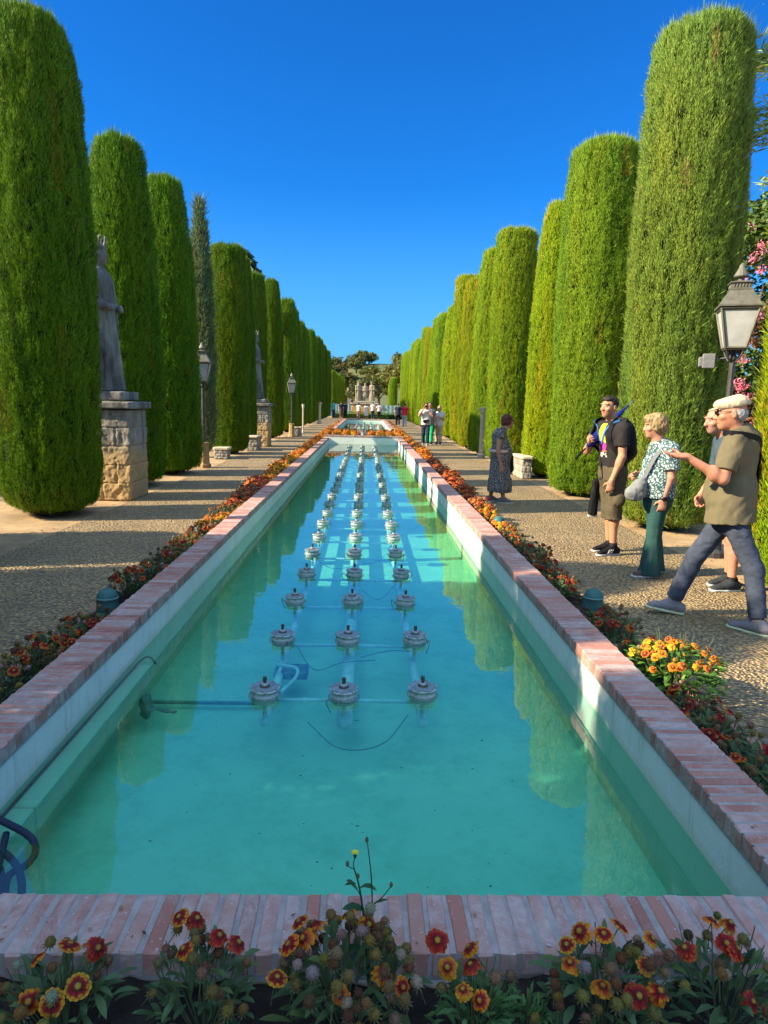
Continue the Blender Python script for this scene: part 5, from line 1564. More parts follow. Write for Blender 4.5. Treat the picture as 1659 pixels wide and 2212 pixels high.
def hedge(label, x0, x1, y0, y1, z1, n, s, tint, seed, mat='leaf', cat='hedge', z0=0.):
    rng = np.random.default_rng(seed); mb = MB()
    P = rng.random((n, 3))*A(x1-x0, y1-y0, z1-z0)+A(x0, y0, z0)
    face = rng.integers(0, 5, n)
    P[face == 0, 2] = z1; P[face == 1, 0] = x0; P[face == 2, 0] = x1; P[face == 3, 1] = y0
    P += rng.normal(size=(n, 3))*s*.6
    P[:, 2] = np.maximum(P[:, 2]+.10*z1*vnoise(P*A(.9, .9, 0), seed), .03)
    d = rng.normal(size=(n, 3))*.7+Z; d /= np.linalg.norm(d, axis=1)[:, None]
    u = np.cross(d, rng.normal(size=(n, 3))); u /= np.linalg.norm(u, axis=1)[:, None]; L = s*rng.uniform(.6, 1.4, (n, 1))
    V = np.stack([P, P+d*L-u*L*.35, P+d*L*2, P+d*L+u*L*.35], 1).reshape(-1, 3)
    mb.add(V, np.arange(4*n).reshape(-1, 4), 0, np.repeat(rng.uniform(.6, 1.35, (n, 1))*np.ones((1, 3)), 4, 0))
    V, F = box(x0+s, x1-s, y0+s, y1-s, z0, z1-s*1.5); mb.add(V, F, 1)
    o = mb.build('hedge', [M[mat], M['cypress_core']]); o.color = (*tint, 1)
    return tag(o, label, cat)
hedge('low bright green clipped hedge beyond the left path', -8.2, -7.2, 4, 60, .95, 30000, .055, (1.3, 1.4, .8), 4)
hedge('tall dark hedge running behind the right cypress row', 6.9, 8.0, 13.8, 66, 2.3, 36000, .07, (1.2, 1.1, .8), 6)
hedge('low hedge across the end of the garden, before the monument', -3.3, 4.4, 70.6, 71.6, .55, 6000, .06, (1.5, 1.6, .6), 8)

# oleander behind the street lamp
ol = thing('oleander', 'tall oleander bush with pink blossom and dry brown pods behind the street lamp', 'bush', (6.75, 11.6, 0))
mb = MB(); rng = np.random.default_rng(14)
for k in range(110):
    d = rng.normal(size=3); d /= np.linalg.norm(d); c = A(d[0]*1.05, d[1]*1.0, 2.55+d[2]*2.35)
    leafball(mb, rng, c, A(.38, .38, .42), 240, .06, 0, 1, rng.uniform(.7, 1.3))
o = mb.build('foliage', M['leaf'], ol); o.color = (1.25, 1.05, .9, 1)
mb = MB()
for k in range(6): mb.add(*tube(spline([(rng.normal()*.12, rng.normal()*.12, 0), (rng.normal()*.3, rng.normal()*.3, 1.6), (rng.normal()*.7, rng.normal()*.7, 3.6)], 6), np.linspace(.05, .015, 6), 6), smooth=True)
mb.build('stems', M['bark'], ol)
bm_ = MB()
leafball(bm_, np.random.default_rng(2), (0, 0, 0), (.11, .11, .09), 60, .022)
BLOSSOM = bm_.mesh('blossom', pm('pink_blossom', (.80, .16, .30), (.85, .34, .45), 20, .7, 50, .1, .001, attr=True))
for k in range(90):
    d = A(-.75+rng.normal()*.5, -.7+rng.normal()*.4, rng.normal()*.75); d /= np.linalg.norm(d)
    inst(BLOSSOM, 'blossom', ol, (d[0]*1.35, d[1]*1.3, 2.6+d[2]*2.4), (rng.random(), rng.random(), 6*rng.random()), rng.uniform(.5, 1.1))
pm_ = MB(); leafball(pm_, np.random.default_rng(8), (0, 0, 0), (.16, .16, .16), 60, .06)
PODS = pm_.mesh('dry_pods', pm('dry_brown_pods', (.32, .14, .05), (.20, .09, .04), 12, .8, 50, .1, .001, attr=True))
for k in range(40):
    d = A(-.75+rng.normal()*.5, -.7+rng.normal()*.4, -.4+rng.normal()*.5); d /= np.linalg.norm(d)
    inst(PODS, 'dry_pods', ol, (d[0]*1.3, d[1]*1.25, 2.5+d[2]*2.2), (rng.random(), rng.random(), 6*rng.random()), rng.uniform(.6, 1.2))

# conifer whose boughs reach in at the top right
cd = thing('cedar', 'loose cedar at the right edge whose feathery boughs reach into the sky', 'tree', (7.6, 9.2, 0))
mb = MB(); mb.add(*tube(spline([(0, 0, -.1), (.05, 0, 3), (0, 0, 6), (0, 0, 9)], 10), np.linspace(.24, .05, 10), 10), smooth=True)
lm = MB(); rng = np.random.default_rng(19)
for k, (tx, ty, tz, bz) in enumerate([(-3.02, -.2, 5.0, 5.3), (-2.80, -.1, 6.05, 5.6), (-2.5, .5, 5.6, 5.2), (-2.3, 1.3, 6.5, 6.0), (2, 1, 5.5, 5), (1, -2, 5.2, 4.6), (-1, 2.4, 5.4, 5), (1.5, .5, 7, 6.4), (.3, 1.9, 6.8, 6.2), (-1.8, 1.2, 7.6, 7.1), (.6, -1.2, 8, 7.4)]):
    P = spline([(0, 0, bz), (tx*.5, ty*.5, (bz+tz)/2+.35), (tx, ty, tz)], 16)
    mb.add(*tube(P, np.linspace(.06, .008, 16), 6), smooth=True)
    for i in range(5, 16):
        for j in range(60):
            d = unit((P[min(i+1, 15)]-P[i-1])*3+rng.normal(size=3)*.55+Z*.25); u = unit(np.cross(d, rng.normal(size=3)))
            b = P[i]+rng.normal(size=3)*.07; L = rng.uniform(.10, .26)
            lm.add([b, b+d*L*.5+u*.012, b+d*L, b+d*L*.5-u*.012], [(0, 1, 2, 3)], 0, A(1, 1, 1)*rng.uniform(.7, 1.4))
mb.build('trunk', M['bark'], cd); o = lm.build('crown', M['cypress_grey'], cd); o.color = (2.0, 1.9, 1.0, 1)

broad_tree('pine_tree', 'dark pine crown peeping out behind the left cypress row', (-6.15, 34, 0), 9.0, 1.4, (.45, .5, .45), 5, .16, 160, 70, 'cypress_grey', None, .6)
broad_tree('broadleaf_tree', 'large yellow-green tree at the far end of the right cypress row', (5.2, 96, 0), 9.6, 3.4, (1.35, 1.2, .8), 12, .22, 110, 90, 'leaf_olive', None, .15)
broad_tree('broadleaf_tree', 'rounded dark green tree right behind the three statues', (-.3, 110, 0), 6.2, 3.2, (.8, .85, .7), 13, .22, 90, 60, 'leaf_olive', None, .1)
broad_tree('broadleaf_tree', 'lighter green tree left of the large one, beyond the monument', (2.1, 118, 0), 7.6, 3.0, (1.2, 1.15, .7), 15, .22, 90, 60, 'leaf_olive', None, .1)
k = 0
for y in (81, 87, 94, 102, 111):
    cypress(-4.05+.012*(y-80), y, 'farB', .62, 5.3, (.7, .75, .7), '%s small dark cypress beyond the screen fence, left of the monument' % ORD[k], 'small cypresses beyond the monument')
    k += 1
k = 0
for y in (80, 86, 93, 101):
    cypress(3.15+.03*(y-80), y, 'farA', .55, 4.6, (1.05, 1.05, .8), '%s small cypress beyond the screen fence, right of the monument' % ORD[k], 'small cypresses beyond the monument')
    k += 1
# wooded hill
gx, gy = np.meshgrid(np.linspace(-160, 160, 61), np.linspace(170, 420, 41))
hz = 17*np.exp(-((gx-4)/46)**2-((gy-300)/70)**2)+5*np.exp(-((gx+70)/60)**2-((gy-330)/80)**2)+6*np.exp(-((gx-80)/60)**2-((gy-330)/80)**2)-.4
P = np.stack([gx, gy, hz], -1).reshape(-1, 3); P[:, 2] += .5*vnoise(P*A(.08, .08, 0), 2)
I = np.arange(len(P)).reshape(41, 61)
hm = MB(); hm.add(P, np.stack([I[:-1, :-1].ravel(), I[:-1, 1:].ravel(), I[1:, 1:].ravel(), I[1:, :-1].ravel()], 1), smooth=True)
tag(hm.build('hill', pm('dry_hillside', (.085, .11, .035), (.13, .13, .05), .1, .95, 1, .3, .3)), kind='structure')
hp_ = np.random.default_rng(44)
for k in range(80):
    x = hp_.uniform(-45, 52); y = hp_.uniform(225, 300)
    z = 17*math.exp(-((x-4)/46)**2-((y-300)/70)**2)+5*math.exp(-((x+70)/60)**2-((y-330)/80)**2)+6*math.exp(-((x-80)/60)**2-((y-330)/80)**2)-.5
    broad_tree('hill_tree', 'round-crowned tree on the wooded hillside beyond the garden', (x, y, z), hp_.uniform(4.5, 7.5), hp_.uniform(3.4, 5.6), jit((1.0, .95, .7), .3), 300+k, .5, 36, 26, 'leaf_olive', 'trees on the far hillside', -.1)
# ------------------------------------------------------------------ fountain jets in the pools
M['drum'] = pm('limescaled_metal', (.42, .50, .49), (.17, .18, .175), 60, .6, 110, .8, .003, metal=.1, lo=.50, hi=.68)
M['lid'] = pm('grey_lid', (.29, .37, .38), (.15, .19, .20), 26, .45, 80, .3, .002, metal=.3)
M['nozzle'] = pm('dark_nozzle', (.05, .045, .04), (.12, .10, .08), 60, .5, 120, .3, .001, metal=.3)
M['pvc'] = pm('white_pvc', (.85, .88, .88), (.62, .68, .68), 9, .5, 50, .2, .002)
M['cable'] = pm('dark_cable', (.20, .29, .30), None, 20, .6, 50, .1, .001)
def jet_meshes():
    a = MB(); V, F = lathe([(.068, -.024), (.073, -.012), (.074, .0), (.072, .010), (.077, .015), (.072, .020), (.071, .042), (.080, .045), (.081, .052), (.078, .054)], 36)
    V = V*(1+.012*vnoise(V*70, 3)[:, None]*A(1, 1, 0)); a.add(V, F, smooth=True)
    b = MB(); b.add(*lathe([(.074, .0625), (.074, .0655), (.060, .0665), (.03, .067)], 36), smooth=False)
    for k in range(8):
        t = k*math.pi/4+.2; V, F = lathe([(.0045, 0), (.0045, .006), (.002, .0075)], 6, (.078*math.cos(t), .078*math.sin(t), .061)); b.add(V, F)
    c = MB(); c.add(*lathe([(.030, .0665), (.028, .071), (.018, .073)], 16)); c.add(*lathe([(.019, .073), (.021, .078), (.019, .086), (.012, .087)], 12), 1); c.add(*lathe([(.010, .086), (.010, .100), (.0115, .101), (.0115, .120), (.008, .122)], 10))
    d = MB(); P = [(.085*math.cos(t), .085*math.sin(t), .004+.005*math.sin(t*2+1)) for t in np.linspace(0, 2*math.pi*.97, 26)]
    d.add(*tube(P, .0038, 6), smooth=True)
    d.add(*tube(spline([(.083, -.02, .004), (.10, -.04, .03), (.095, -.07, .0), (.08, -.05, -.06)], 10), .0032, 6), smooth=True)
    return [(a.mesh('drum', M['drum']), 'drum'), (b.mesh('lid', M['lid']), 'lid'), (c.mesh('nozzle', [M['nozzle'], M['drum']]), 'nozzle'), (d.mesh('hose', M['cable']), 'hose')]
JM = jet_meshes()
RISER = MB(); RISER.add(*tube([(0, 0, -.13), (0, 0, -.02)], .012, 8), smooth=True); RISER = RISER.mesh('riser', M['pvc'])
def jet(x, y, z, lab, grp, depth=.3):
    t = thing('fountain_jet', lab, 'fountain', (x, y, z), random.uniform(0, 6.28), grp)
    for me, nm in JM: inst(me, nm, t, (0, 0, 0 if nm in ('drum', 'hose') else -.008))
    inst(RISER, 'riser', t)
    return t
COLX = ((-.535, 'left'), (-.085, 'middle'), (.36, 'right'))
r = 0; y = 3.53
while y < 25.4:
    for x, nm in COLX:
        if r == 7 and nm == 'left':
            pass
        lab = '%s drum-shaped fountain jet from the near end in the %s line' % (ORD[r], nm) if r < 20 else 'fountain jet near the far end of the first pool, %s line' % nm
        j = jet(x+random.uniform(-.012, .012), y+random.uniform(-.02, .02), WATZ-.004, lab, 'fountain jets standing in the near pool')
        j.rotation_euler = (random.uniform(-.03, .03), random.uniform(-.03, .03), random.uniform(0, 6.28))
    r += 1; y += .875
for i in range(14):
    for x, nm in COLX:
        jet(x, 31.5+i*1.35, .196, 'small distant fountain jet in the %s line of the far pool' % nm, 'fountain jets in the far pool')
for i in range(4):
    t = jet(-.085, 26.5+i*.75, .40, 'fountain jet in the gap of the flower strip between the pools', 'fountain jets between the pools')
# pipes below the surface
ti = 0
for k in range(26):
    mb = MB(); y = 3.53+.875*k+.075
    mb.add(*tube([(-.50, y, -.020), (-.085, y, -.015), (.34, y, -.022)], .011, 10), smooth=True)
    for q in (-.33, .12): mb.add(*tube([(q, y, -.018), (q+.03, y, -.018)], .014, 10), smooth=True)
    o = mb.build('cross_pipe', M['pvc']); tag(o, 'white plastic pipe under the water joining one row of three jets', 'pipe', 'cross pipes under the jets')
for x, w, nm in ((-.085, .046, 'thick'), (-.535, .028, 'thin left'), (.36, .028, 'thin right')):
    mb = MB(); mb.add(*tube([(x, 3.56, -.13), (x, 12, -.13), (x, 25.7, -.13)], w, 12), smooth=True)
    for y in np.arange(3.9, 25, .875): mb.add(*tube([(x, y, -.13), (x, y+.035, -.13)], w*1.28, 12), smooth=True)
    tag(mb.build('supply_pipe', M['pvc']), '%s long white supply pipe on the pool floor under the jets' % nm, 'pipe')
for k, pts in enumerate([[(-.45, 4.5, -.03), (-.3, 4.15, -.06), (-.12, 4.25, -.05), (.1, 4.3, -.05)], [(-.28, 3.42, -.06), (-.1, 3.22, -.1), (.12, 3.25, -.09), (.27, 3.5, -.05)], [(0, 6.0, -.05), (.15, 5.75, -.06), (.32, 6.2, -.04)], [(-.45, 8.3, -.03), (-.2, 8.1, -.05), (.0, 8.6, -.05), (.28, 8.3, -.03)], [(-.5, 7.1, -.03), (-.3, 6.8, -.05), (.0, 7.0, -.05), (.3, 7.25, -.04)], [(-.46, 3.72, -.02), (-.40, 3.95, -.03), (-.42, 4.15, -.05), (-.55, 4.2, -.05)], [(.0, 4.35, -.05), (.2, 4.5, -.06), (.34, 4.42, -.03)]]):
    mb = MB(); mb.add(*tube(spline(pts, 20), (.0032 if k != 5 else .011), 6), smooth=True)
    tag(mb.build('cable', M['cable'] if k != 5 else M['pvc']), 'thin cable looping under the water between the fountain jets' if k != 5 else 'thick white hose curling beside the nearest left jet', 'cable' if k != 5 else 'hose', 'cables between the jets' if k != 5 else None)
tag(MB().add(*rbox(.22, .16, .05, .006)).build('junction_box', M['lid'], None, (-.46, 4.28, -.13)), 'flat grey junction box under water behind the nearest left jet', 'box')
# channel and black cable along the left wall, floor conduit
mb = MB()
for a in range(3):
    V, F = rbox(.10, .74, .115, .006); mb.add(V+A(-1.352, 2.15+a*.75, -.045), F)
tag(mb.build('cable_duct', M['plaster']), 'pale concrete duct along the left pool wall just under the water', 'duct')
mb = MB(); mb.add(*tube(spline([(-1.40, 1.8, .022), (-1.395, 2.4, .02), (-1.39, 3.1, .022), (-1.385, 3.8, .024), (-1.37, 4.05, .035), (-1.33, 4.08, .035), (-1.29, 4.06, .0)], 40), .006, 8), smooth=True)
tag(mb.build('cable', M['black']), 'black cable lying along the duct on the left pool wall', 'cable')
tag(MB().add(*rbox(.82, .022, .02, .004)).build('floor_conduit', M['cable'], None, (-.96, 4.05, FLZ+.04)), 'dark conduit across the pool floor to the nearest left jet', 'conduit')
d = Sdf(A(-.17, -.14, -.2), A(.17, .14, .08), .008); d.ell((-.05, 0, -.11), (.04, .03, .08), None, .02); d.cone((-.02, 0, -.12), (.11, -.01, -.14), .018, .010, .02, (Z, 1.8)); d.wrinkle(.012, (30, 30, 30), 3)
mb = MB(); V, F = d.geo(); mb.add(V, F, smooth=True); tag(mb.build('cloth_bundle', M['cable'], None, (-1.22, 3.80, -.05)), 'dark wrapped bundle where the left duct meets the floor conduit', 'bundle')
pu = thing('hose_tangle', 'tangle of thick dark blue hoses in the near left corner of the pool', 'hose', (-1.16, 2.2, 0))
for pts in ([(-.20, .13, .10), (-.05, .08, .06), (.0, .03, .03), (-.02, -.01, 0), (-.07, -.04, -.03), (-.06, -.10, -.2)], [(-.22, .10, .02), (-.08, .0, .03), (-.01, -.06, .0), (.03, -.16, -.05), (.02, -.3, -.2)], [(-.14, .1, .05), (-.09, -.06, .02), (-.07, -.22, -.08), (-.08, -.34, -.2)]):
    mb = MB(); mb.add(*tube(spline(pts, 18), .013, 8), smooth=True); mb.build('hose', M['royal'] if False else M['navy'], pu)
d = Sdf(A(-.3, -.3, -.3), A(.1, .2, .12), .009); d.ell((-.17, -.02, -.07), (.07, .08, .11), None, .02); d.wrinkle(.006, (20, 20, 20), 1)
d.build('pump', M['navy'], pu)

# ------------------------------------------------------------------ border lights
bl_ = MB(); bl_.add(*lathe([(.078, 0), (.077, .10), (.073, .145), (.075, .148), (.075, .158), (.066, .185), (.045, .208), (.02, .219)], 28), smooth=True)
BODY = bl_.mesh('light_body', pm('verdigris_paint', (.03, .17, .16), (.05, .11, .10), 16, .55, 60, .4, .003))
rg = MB(); rg.add(*lathe([(.0755, .146), (.080, .149), (.080, .155), (.0755, .158)], 28)); RING = rg.mesh('rim', pm('worn_rim', (.16, .28, .26), None, 20, .5, 60, .2, .002))
for x, y, lab in ((-1.855, 4.78, 'teal dome-topped garden light in the left border nearest the camera'), (-1.82, 15.5, 'far teal dome-topped garden light in the left border'), (1.80, 5.0, 'teal garden light half hidden by flowers in the right border'), (1.72, 8.38, 'sunlit teal garden light in the right border by the orange flowers'), (1.75, 15.2, 'far teal dome-topped garden light in the right border')):
    t = thing('garden_light', lab, 'lamp', (x, y, .06), 0, 'garden lights in the flower borders'); inst(BODY, 'body', t); inst(RING, 'rim', t)

# ------------------------------------------------------------------ street lamps
M['glass'] = pm('frosted_lamp_glass', (.55, .56, .55), (.42, .43, .43), 5, .35, 40, .05, .001)
def lamp(label, x, y, H, rz, base, flood=False):
    t = thing('street_lamp', label, 'lamp', (x, y, 0), rz, 'street lamps along the paths')
    zb = .62 if base else 0
    if base:
        mb = MB(); V, F = lathe([(.17, 0), (.17, .08), (.135, .12), (.125, .45), (.115, .55), (.13, .57), (.13, .62)], 8); V = V*(1+.03*vnoise(V*12, 2)[:, None]); mb.add(V, F); mb.build('stone_base', M['stone_gold'], t)
    else:
        mb = MB(); mb.add(*lathe([(.13, 0), (.13, .06), (.09, .1), (.08, .45), (.06, .5)], 12)); mb.build('foot', M['iron'], t)
    g = H-.95
    mb = MB(); V, F = lathe([(.045, zb-.02), (.040, zb+.3), (.032, g-.12), (.045, g-.10), (.045, g-.07), (.03, g-.05), (.028, g)], 8)
    mb.add(V, F)
    for k in range(4):
        a = k*math.pi/2+math.pi/4; c, s = math.cos(a), math.sin(a)
        mb.add(*tube(spline([(0, 0, g-.14), (c*.07, s*.07, g-.10), (c*.11, s*.11, g-.03), (c*.125, s*.125, g+.03)], 8), .010, 6), smooth=True)
        mb.add(*tube([(c*(.075+.022*math.cos(u)), s*(.075+.022*math.cos(u)), g-.02+.022*math.sin(u)) for u in np.linspace(0, 5, 10)], .007, 5), smooth=True)
    mb.build('post', M['iron'], t)
    zt = g+.43; b, w = .10, .185
    fr = MB()
    for sx in (-1, 1):
        for sy in (-1, 1): fr.add(*tube([(sx*b, sy*b, g+.02), (sx*w, sy*w, zt)], .015, 4), 0)
    for q, z in ((b, g+.02), (w, zt)):
        for i in range(4):
            p = [(-q, -q), (q, -q), (q, q), (-q, q)]; u, v = p[i], p[(i+1) % 4]
            fr.add(*tube([(*u, z), (*v, z)], .017, 4))
    V, F = box(-b, b, -b, b, g+.0, g+.02); fr.add(V, F)
    lf = fr.build('lantern_frame', M['tin'], t)
    mb = MB()
    for i in range(4):
        p = [(-1, -1), (1, -1), (1, 1), (-1, 1)]; u, v = np.array(p[i]), np.array(p[(i+1) % 4])
        mb.add([(*(u*(b-.004)), g+.03), (*(v*(b-.004)), g+.03), (*(v*(w-.006)), zt-.01), (*(u*(w-.006)), zt-.01)], [(0, 1, 2, 3)])
    mb.build('glass', M['glass'], lf)
    mb = MB()
    def pyr(z0, r0, z1, r1):
        V = [(-r0, -r0, z0), (r0, -r0, z0), (r0, r0, z0), (-r0, r0, z0), (-r1, -r1, z1), (r1, -r1, z1), (r1, r1, z1), (-r1, r1, z1)]; mb.add(V, BOXF)
    pyr(zt+.018, .212, zt+.035, .212); pyr(zt+.036, .20, zt+.20, .108); pyr(zt+.20, .112, zt+.212, .112); pyr(zt+.212, .10, zt+.275, .096); pyr(zt+.275, .114, zt+.287, .114); pyr(zt+.287, .09, zt+.30, .06)
    for i in range(6):
        for sg in (-1, 1):
            V, F = rbox(.012, .008, .035, .002); mb.add(V+A(-.075+.03*i, sg*.101, zt+.245), F); mb.add(V[:, [1, 0, 2]]+A(sg*.101, -.075+.03*i, zt+.245), [f[::-1] for f in F])
    rf = mb.build('roof', M['tin'], t)
    mb = MB(); mb.add(*lathe([(.035, zt+.30), (.035, zt+.335), (.075, zt+.345), (.078, zt+.355), (.055, zt+.40), (.034, zt+.445), (.03, zt+.465), (.012, zt+.49)], 12)); mb.build('finial', M['tin'], rf)
    if flood:
        mb = MB(); V, F = rbox(.13, .06, .16, .008); mb.add(V+A(-.245, -.03, g-.12), F); V, F = rbox(.05, .05, .11, .01); mb.add(V+A(-.325, -.03, g-.13), F)
        mb.add(*tube([(-.19, -.02, g-.10), (-.04, 0, g-.08)], .009, 6)); mb.build('floodlight', pm('grey_housing', (.22, .22, .22), None, 20, .5, 60, .1, .001), t)
    return t
lamp('large old street lamp with grey floodlight, beside the right cypress', 4.05, 7.5, 3.28, rad(-20), False, True)
lamp('street lamp half hidden behind the third left cypress', -3.90, 16.4, 3.0, rad(5), True)
lamp('small distant street lamp on the left path beside the stone block', -3.42, 31.5, 2.95, rad(10), True)

# ------------------------------------------------------------------ stone work
def stone_block(size, seed, courses=5, cols=2, rough=.012, vox=.02, wear=None):
    """a worn ashlar block on z=0, as geometry"""
    sx, sy, sz = size
    d = Sdf(A(-sx/2-.1, -sy/2-.1, -.06), A(sx/2+.1, sy/2+.1, sz+.08), vox)
    P = d.grid()
    q = np.abs(P-A(0, 0, sz/2))-A(sx/2, sy/2, sz/2)+.012
    b = np.linalg.norm(np.maximum(q, 0), axis=-1)+np.minimum(q.max(-1), 0)-.012
    h = sz/courses
    zz = (P[..., 2]/h) % 1; jz = np.minimum(zz, 1-zz)*h
    row = np.floor(P[..., 2]/h)
    b += np.where(jz < .010, .013, 0)
    for ax, s_ in ((0, sx), (1, sy)):
        w = s_/cols; t = ((P[..., ax]+s_/2+(row % 2)*w*.5)/w) % 1; j = np.minimum(t, 1-t)*w
        other = np.abs(P[..., 1-ax]) > (size[1-ax]/2-.03)
        b += np.where((j < .010) & other, .013, 0)
    I = np.argwhere(np.abs(b) < .06); W = P[tuple(I.T)]
    amp = rough*(1 if wear is None else wear(W))
    b[tuple(I.T)] += amp*(vnoise(W*9, seed)+.7*vnoise(W*22, seed+1)+.5*vnoise(W*45, seed+2))
    d.d = b.astype(np.float32)
    return d.geo()
def stone_mat():
    m, n, l, p = newmat('stained_ashlar')
    v = coord(n, l)
    t = n.new('ShaderNodeTexCoord'); sp = n.new('ShaderNodeSeparateXYZ'); l.new(t.outputs['Object'], sp.inputs[0])
    gold = ramp(n, l, noise(n, l, v, 6, 6, .7), [(.3, (.48, .32, .13)), (.7, (.33, .22, .10))])
    grey = ramp(n, l, noise(n, l, coord(n, l, (4, 4, .8)), 3, 6, .7), [(.3, (.37, .33, .26)), (.5, (.24, .22, .18)), (.68, (.10, .095, .085))])
    g2 = n.new('ShaderNodeMath'); g2.operation = 'GREATER_THAN'; g2.inputs[1].default_value = 0.
    nf = n.new('ShaderNodeMath'); nf.operation = 'MULTIPLY_ADD'; nf.inputs[1].default_value = .9; nf.inputs[2].default_value = -.62
    l.new(sp.outputs[2], nf.inputs[0])
    ad = n.new('ShaderNodeMath'); ad.operation = 'ADD'; l.new(nf.outputs[0], ad.inputs[0]); l.new(noise(n, l, v, 2.2, 4), ad.inputs[1])
    f = ramp(n, l, ad.outputs[0], [(.40, (0, 0, 0)), (.75, (1, 1, 1))])
    l.new(mixc(n, l, gold, grey, f), p.inputs['Base Color']); p.inputs['Roughness'].default_value = .92
    l.new(bump(n, l, noise(n, l, v, 40, 6, .7), .7, .012), p.inputs['Normal'])
    return m
M['ashlar'] = stone_mat()
def pedestal(label, x, y, rz=0., s=1.):
    t = thing('pedestal', label, 'pedestal', (x, y, 0), rz)
    V, F = stone_block((.90*s, .88*s, 1.46*s), 4, 5, 2, .008, .016, lambda W: 1+.9*((W[:, 1] < -.3) & (W[:, 2] < 1.15)))
    mb = MB(); mb.add(V, F, smooth=True); mb.build('shaft', M['ashlar'], t)
    V, F = stone_block((1.04*s, 1.02*s, .125*s), 7, 1, 1, .006, .018); mb = MB(); mb.add(V+A(0, 0, 1.465*s), F, smooth=True); mb.build('cap_slab', M['statue'], t)
    V, F = stone_block((.72*s, .72*s, .15*s), 8, 1, 1, .006, .018); mb = MB(); mb.add(V+A(0, 0, 1.592*s), F, smooth=True); mb.build('plinth', M['statue'], t)
    return t
def robed_statue(label, loc, h, f2, vox, crown=True, tunic=False, hold=True, group=None, mat='statue', drape=True):
    """standing stone figure about h tall, robe to the ground or a short tunic over bare legs"""
    s = h/2.35
    F_ = unit(A(*f2, 0)); R_ = A(F_[1], -F_[0], 0)
    def P(r, f, z): return (R_*r+F_*f+Z*z)*s
    d = Sdf(A(-.6, -.6, -.02)*s, A(.6, .6, 2.5)*s, vox)
    fl = (F_, 1.3)
    if not tunic:
        d.cone(P(0, 0, .02), P(0, 0, 1.1), .38*s, .27*s, .06, fl)
        for k in range(15):
            a = k*2*math.pi/15; d.cone(P(.385*math.cos(a), .30*math.sin(a), .02), P(.245*math.cos(a+.1), .19*math.sin(a+.1), 1.2), .036*s, .022*s, .010)
    else:
        for q in (-1, 1):
            d.cone(P(.12*q, .03, .05), P(.13*q, .05, .5), .07*s, .085*s, .03); d.cone(P(.13*q, .05, .5), P(.12*q, 0, 1.0), .085*s, .12*s, .03); d.cone(P(.12*q, 0, .05), P(.14*q, .2, .05), .06*s, .05*s, .03)
        d.cone(P(0, 0, .72), P(0, 0, 1.25), .29*s, .23*s, .05, fl); d.cone(P(0, -.16, .05), P(0, -.12, 1.6), .22*s, .2*s, .05, (F_, 2.2))
        for k in range(10):
            a = k*.628; d.cone(P(.27*math.cos(a), .21*math.sin(a), .7), P(.2*math.cos(a), .16*math.sin(a), 1.2), .03*s, .02*s, .02)
    d.cone(P(0, 0, 1.1), P(0, .0, 1.62), .25*s, .26*s, .06, fl)
    for q in (-1, 1):
        d.cone(P(0, 0, 1.72), P(.27*q, -.02, 1.66), .13*s, .105*s, .06); d.cone(P(.27*q, -.02, 1.66), P(.33*q, .04, 1.30), .105*s, .095*s, .05)
        d.cone(P(.33*q, .04, 1.30), P((.14 if hold else .3)*q, .25 if hold else .12, 1.26 if hold else 1.0), .085*s, .05*s, .04)
        d.ell(P((.12 if hold else .3)*q, .28 if hold else .14, 1.26 if hold else .96), A(.05, .05, .06)*s, None, .02)
        if drape: d.cone(P(.33*q, .05, 1.25), P(.34*q, .08, .35), .07*s, .05*s, .05)
        d.cone(P(.08*q, .16, 1.7), P(.12*q, .2, .3), .03*s, .035*s, .03)
    d.cone(P(0, -.01, 1.70), P(0, .01, 1.92), .085*s, .08*s, .04)
    ax = (R_, F_, Z)
    d.ell(P(0, .02, 2.06), A(.105, .125, .15)*s, ax, .02); d.ell(P(0, .07, 1.97), A(.075, .08, .09)*s, ax, .03); d.cone(P(0, .14, 2.08), P(0, .165, 2.03), .012*s, .018*s, .015)
    for q in (-1, 1): d.ell(P(.045*q, .14, 2.08), A(.025, .02, .018)*s, ax, .008, sub=True)
    d.ell(P(0, -.03, 2.0), A(.13, .10, .16)*s, ax, .03)
    if crown:
        for k in range(16):
            a, b = k*2*math.pi/16, (k+1)*2*math.pi/16
            d.cone(P(.115*math.cos(a), .125*math.sin(a), 2.16), P(.115*math.cos(b), .125*math.sin(b), 2.16), .022*s, .022*s, .01)
        for k in range(8):
            a = k*2*math.pi/8; d.cone(P(.118*math.cos(a), .128*math.sin(a), 2.17), P(.14*math.cos(a), .15*math.sin(a), 2.27), .02*s, .014*s, .01); d.ell(P(.142*math.cos(a), .152*math.sin(a), 2.29), A(.022, .022, .026)*s, None, .005)
    d.cut((0, 0, 0), -Z); d.wrinkle(.009*s, (16/s, 16/s, 4/s), 6); d.wrinkle(.004*s, (40, 40, 26), 9)
    V, F = d.geo(); mb = MB(); mb.add(V, F, smooth=True)
    o = mb.build('statue', M[mat], None, loc); tag(o, label, 'statue', group)
    return o
pedestal('worn golden stone pedestal on the left between the two nearest cypresses', -4.17, 11.2)
robed_statue('weathered grey statue of a crowned robed figure on the near left pedestal', (-4.28, 11.2, 1.742), 2.42, (1, -.15), .016)
pedestal('smaller golden stone pedestal farther along the left row', -3.90, 24.6, 0, .98)
robed_statue('small distant pale statue of a crowned figure on the farther left pedestal', (-4.0, 24.6, 1.71), 2.4, (1, -.1), .026)
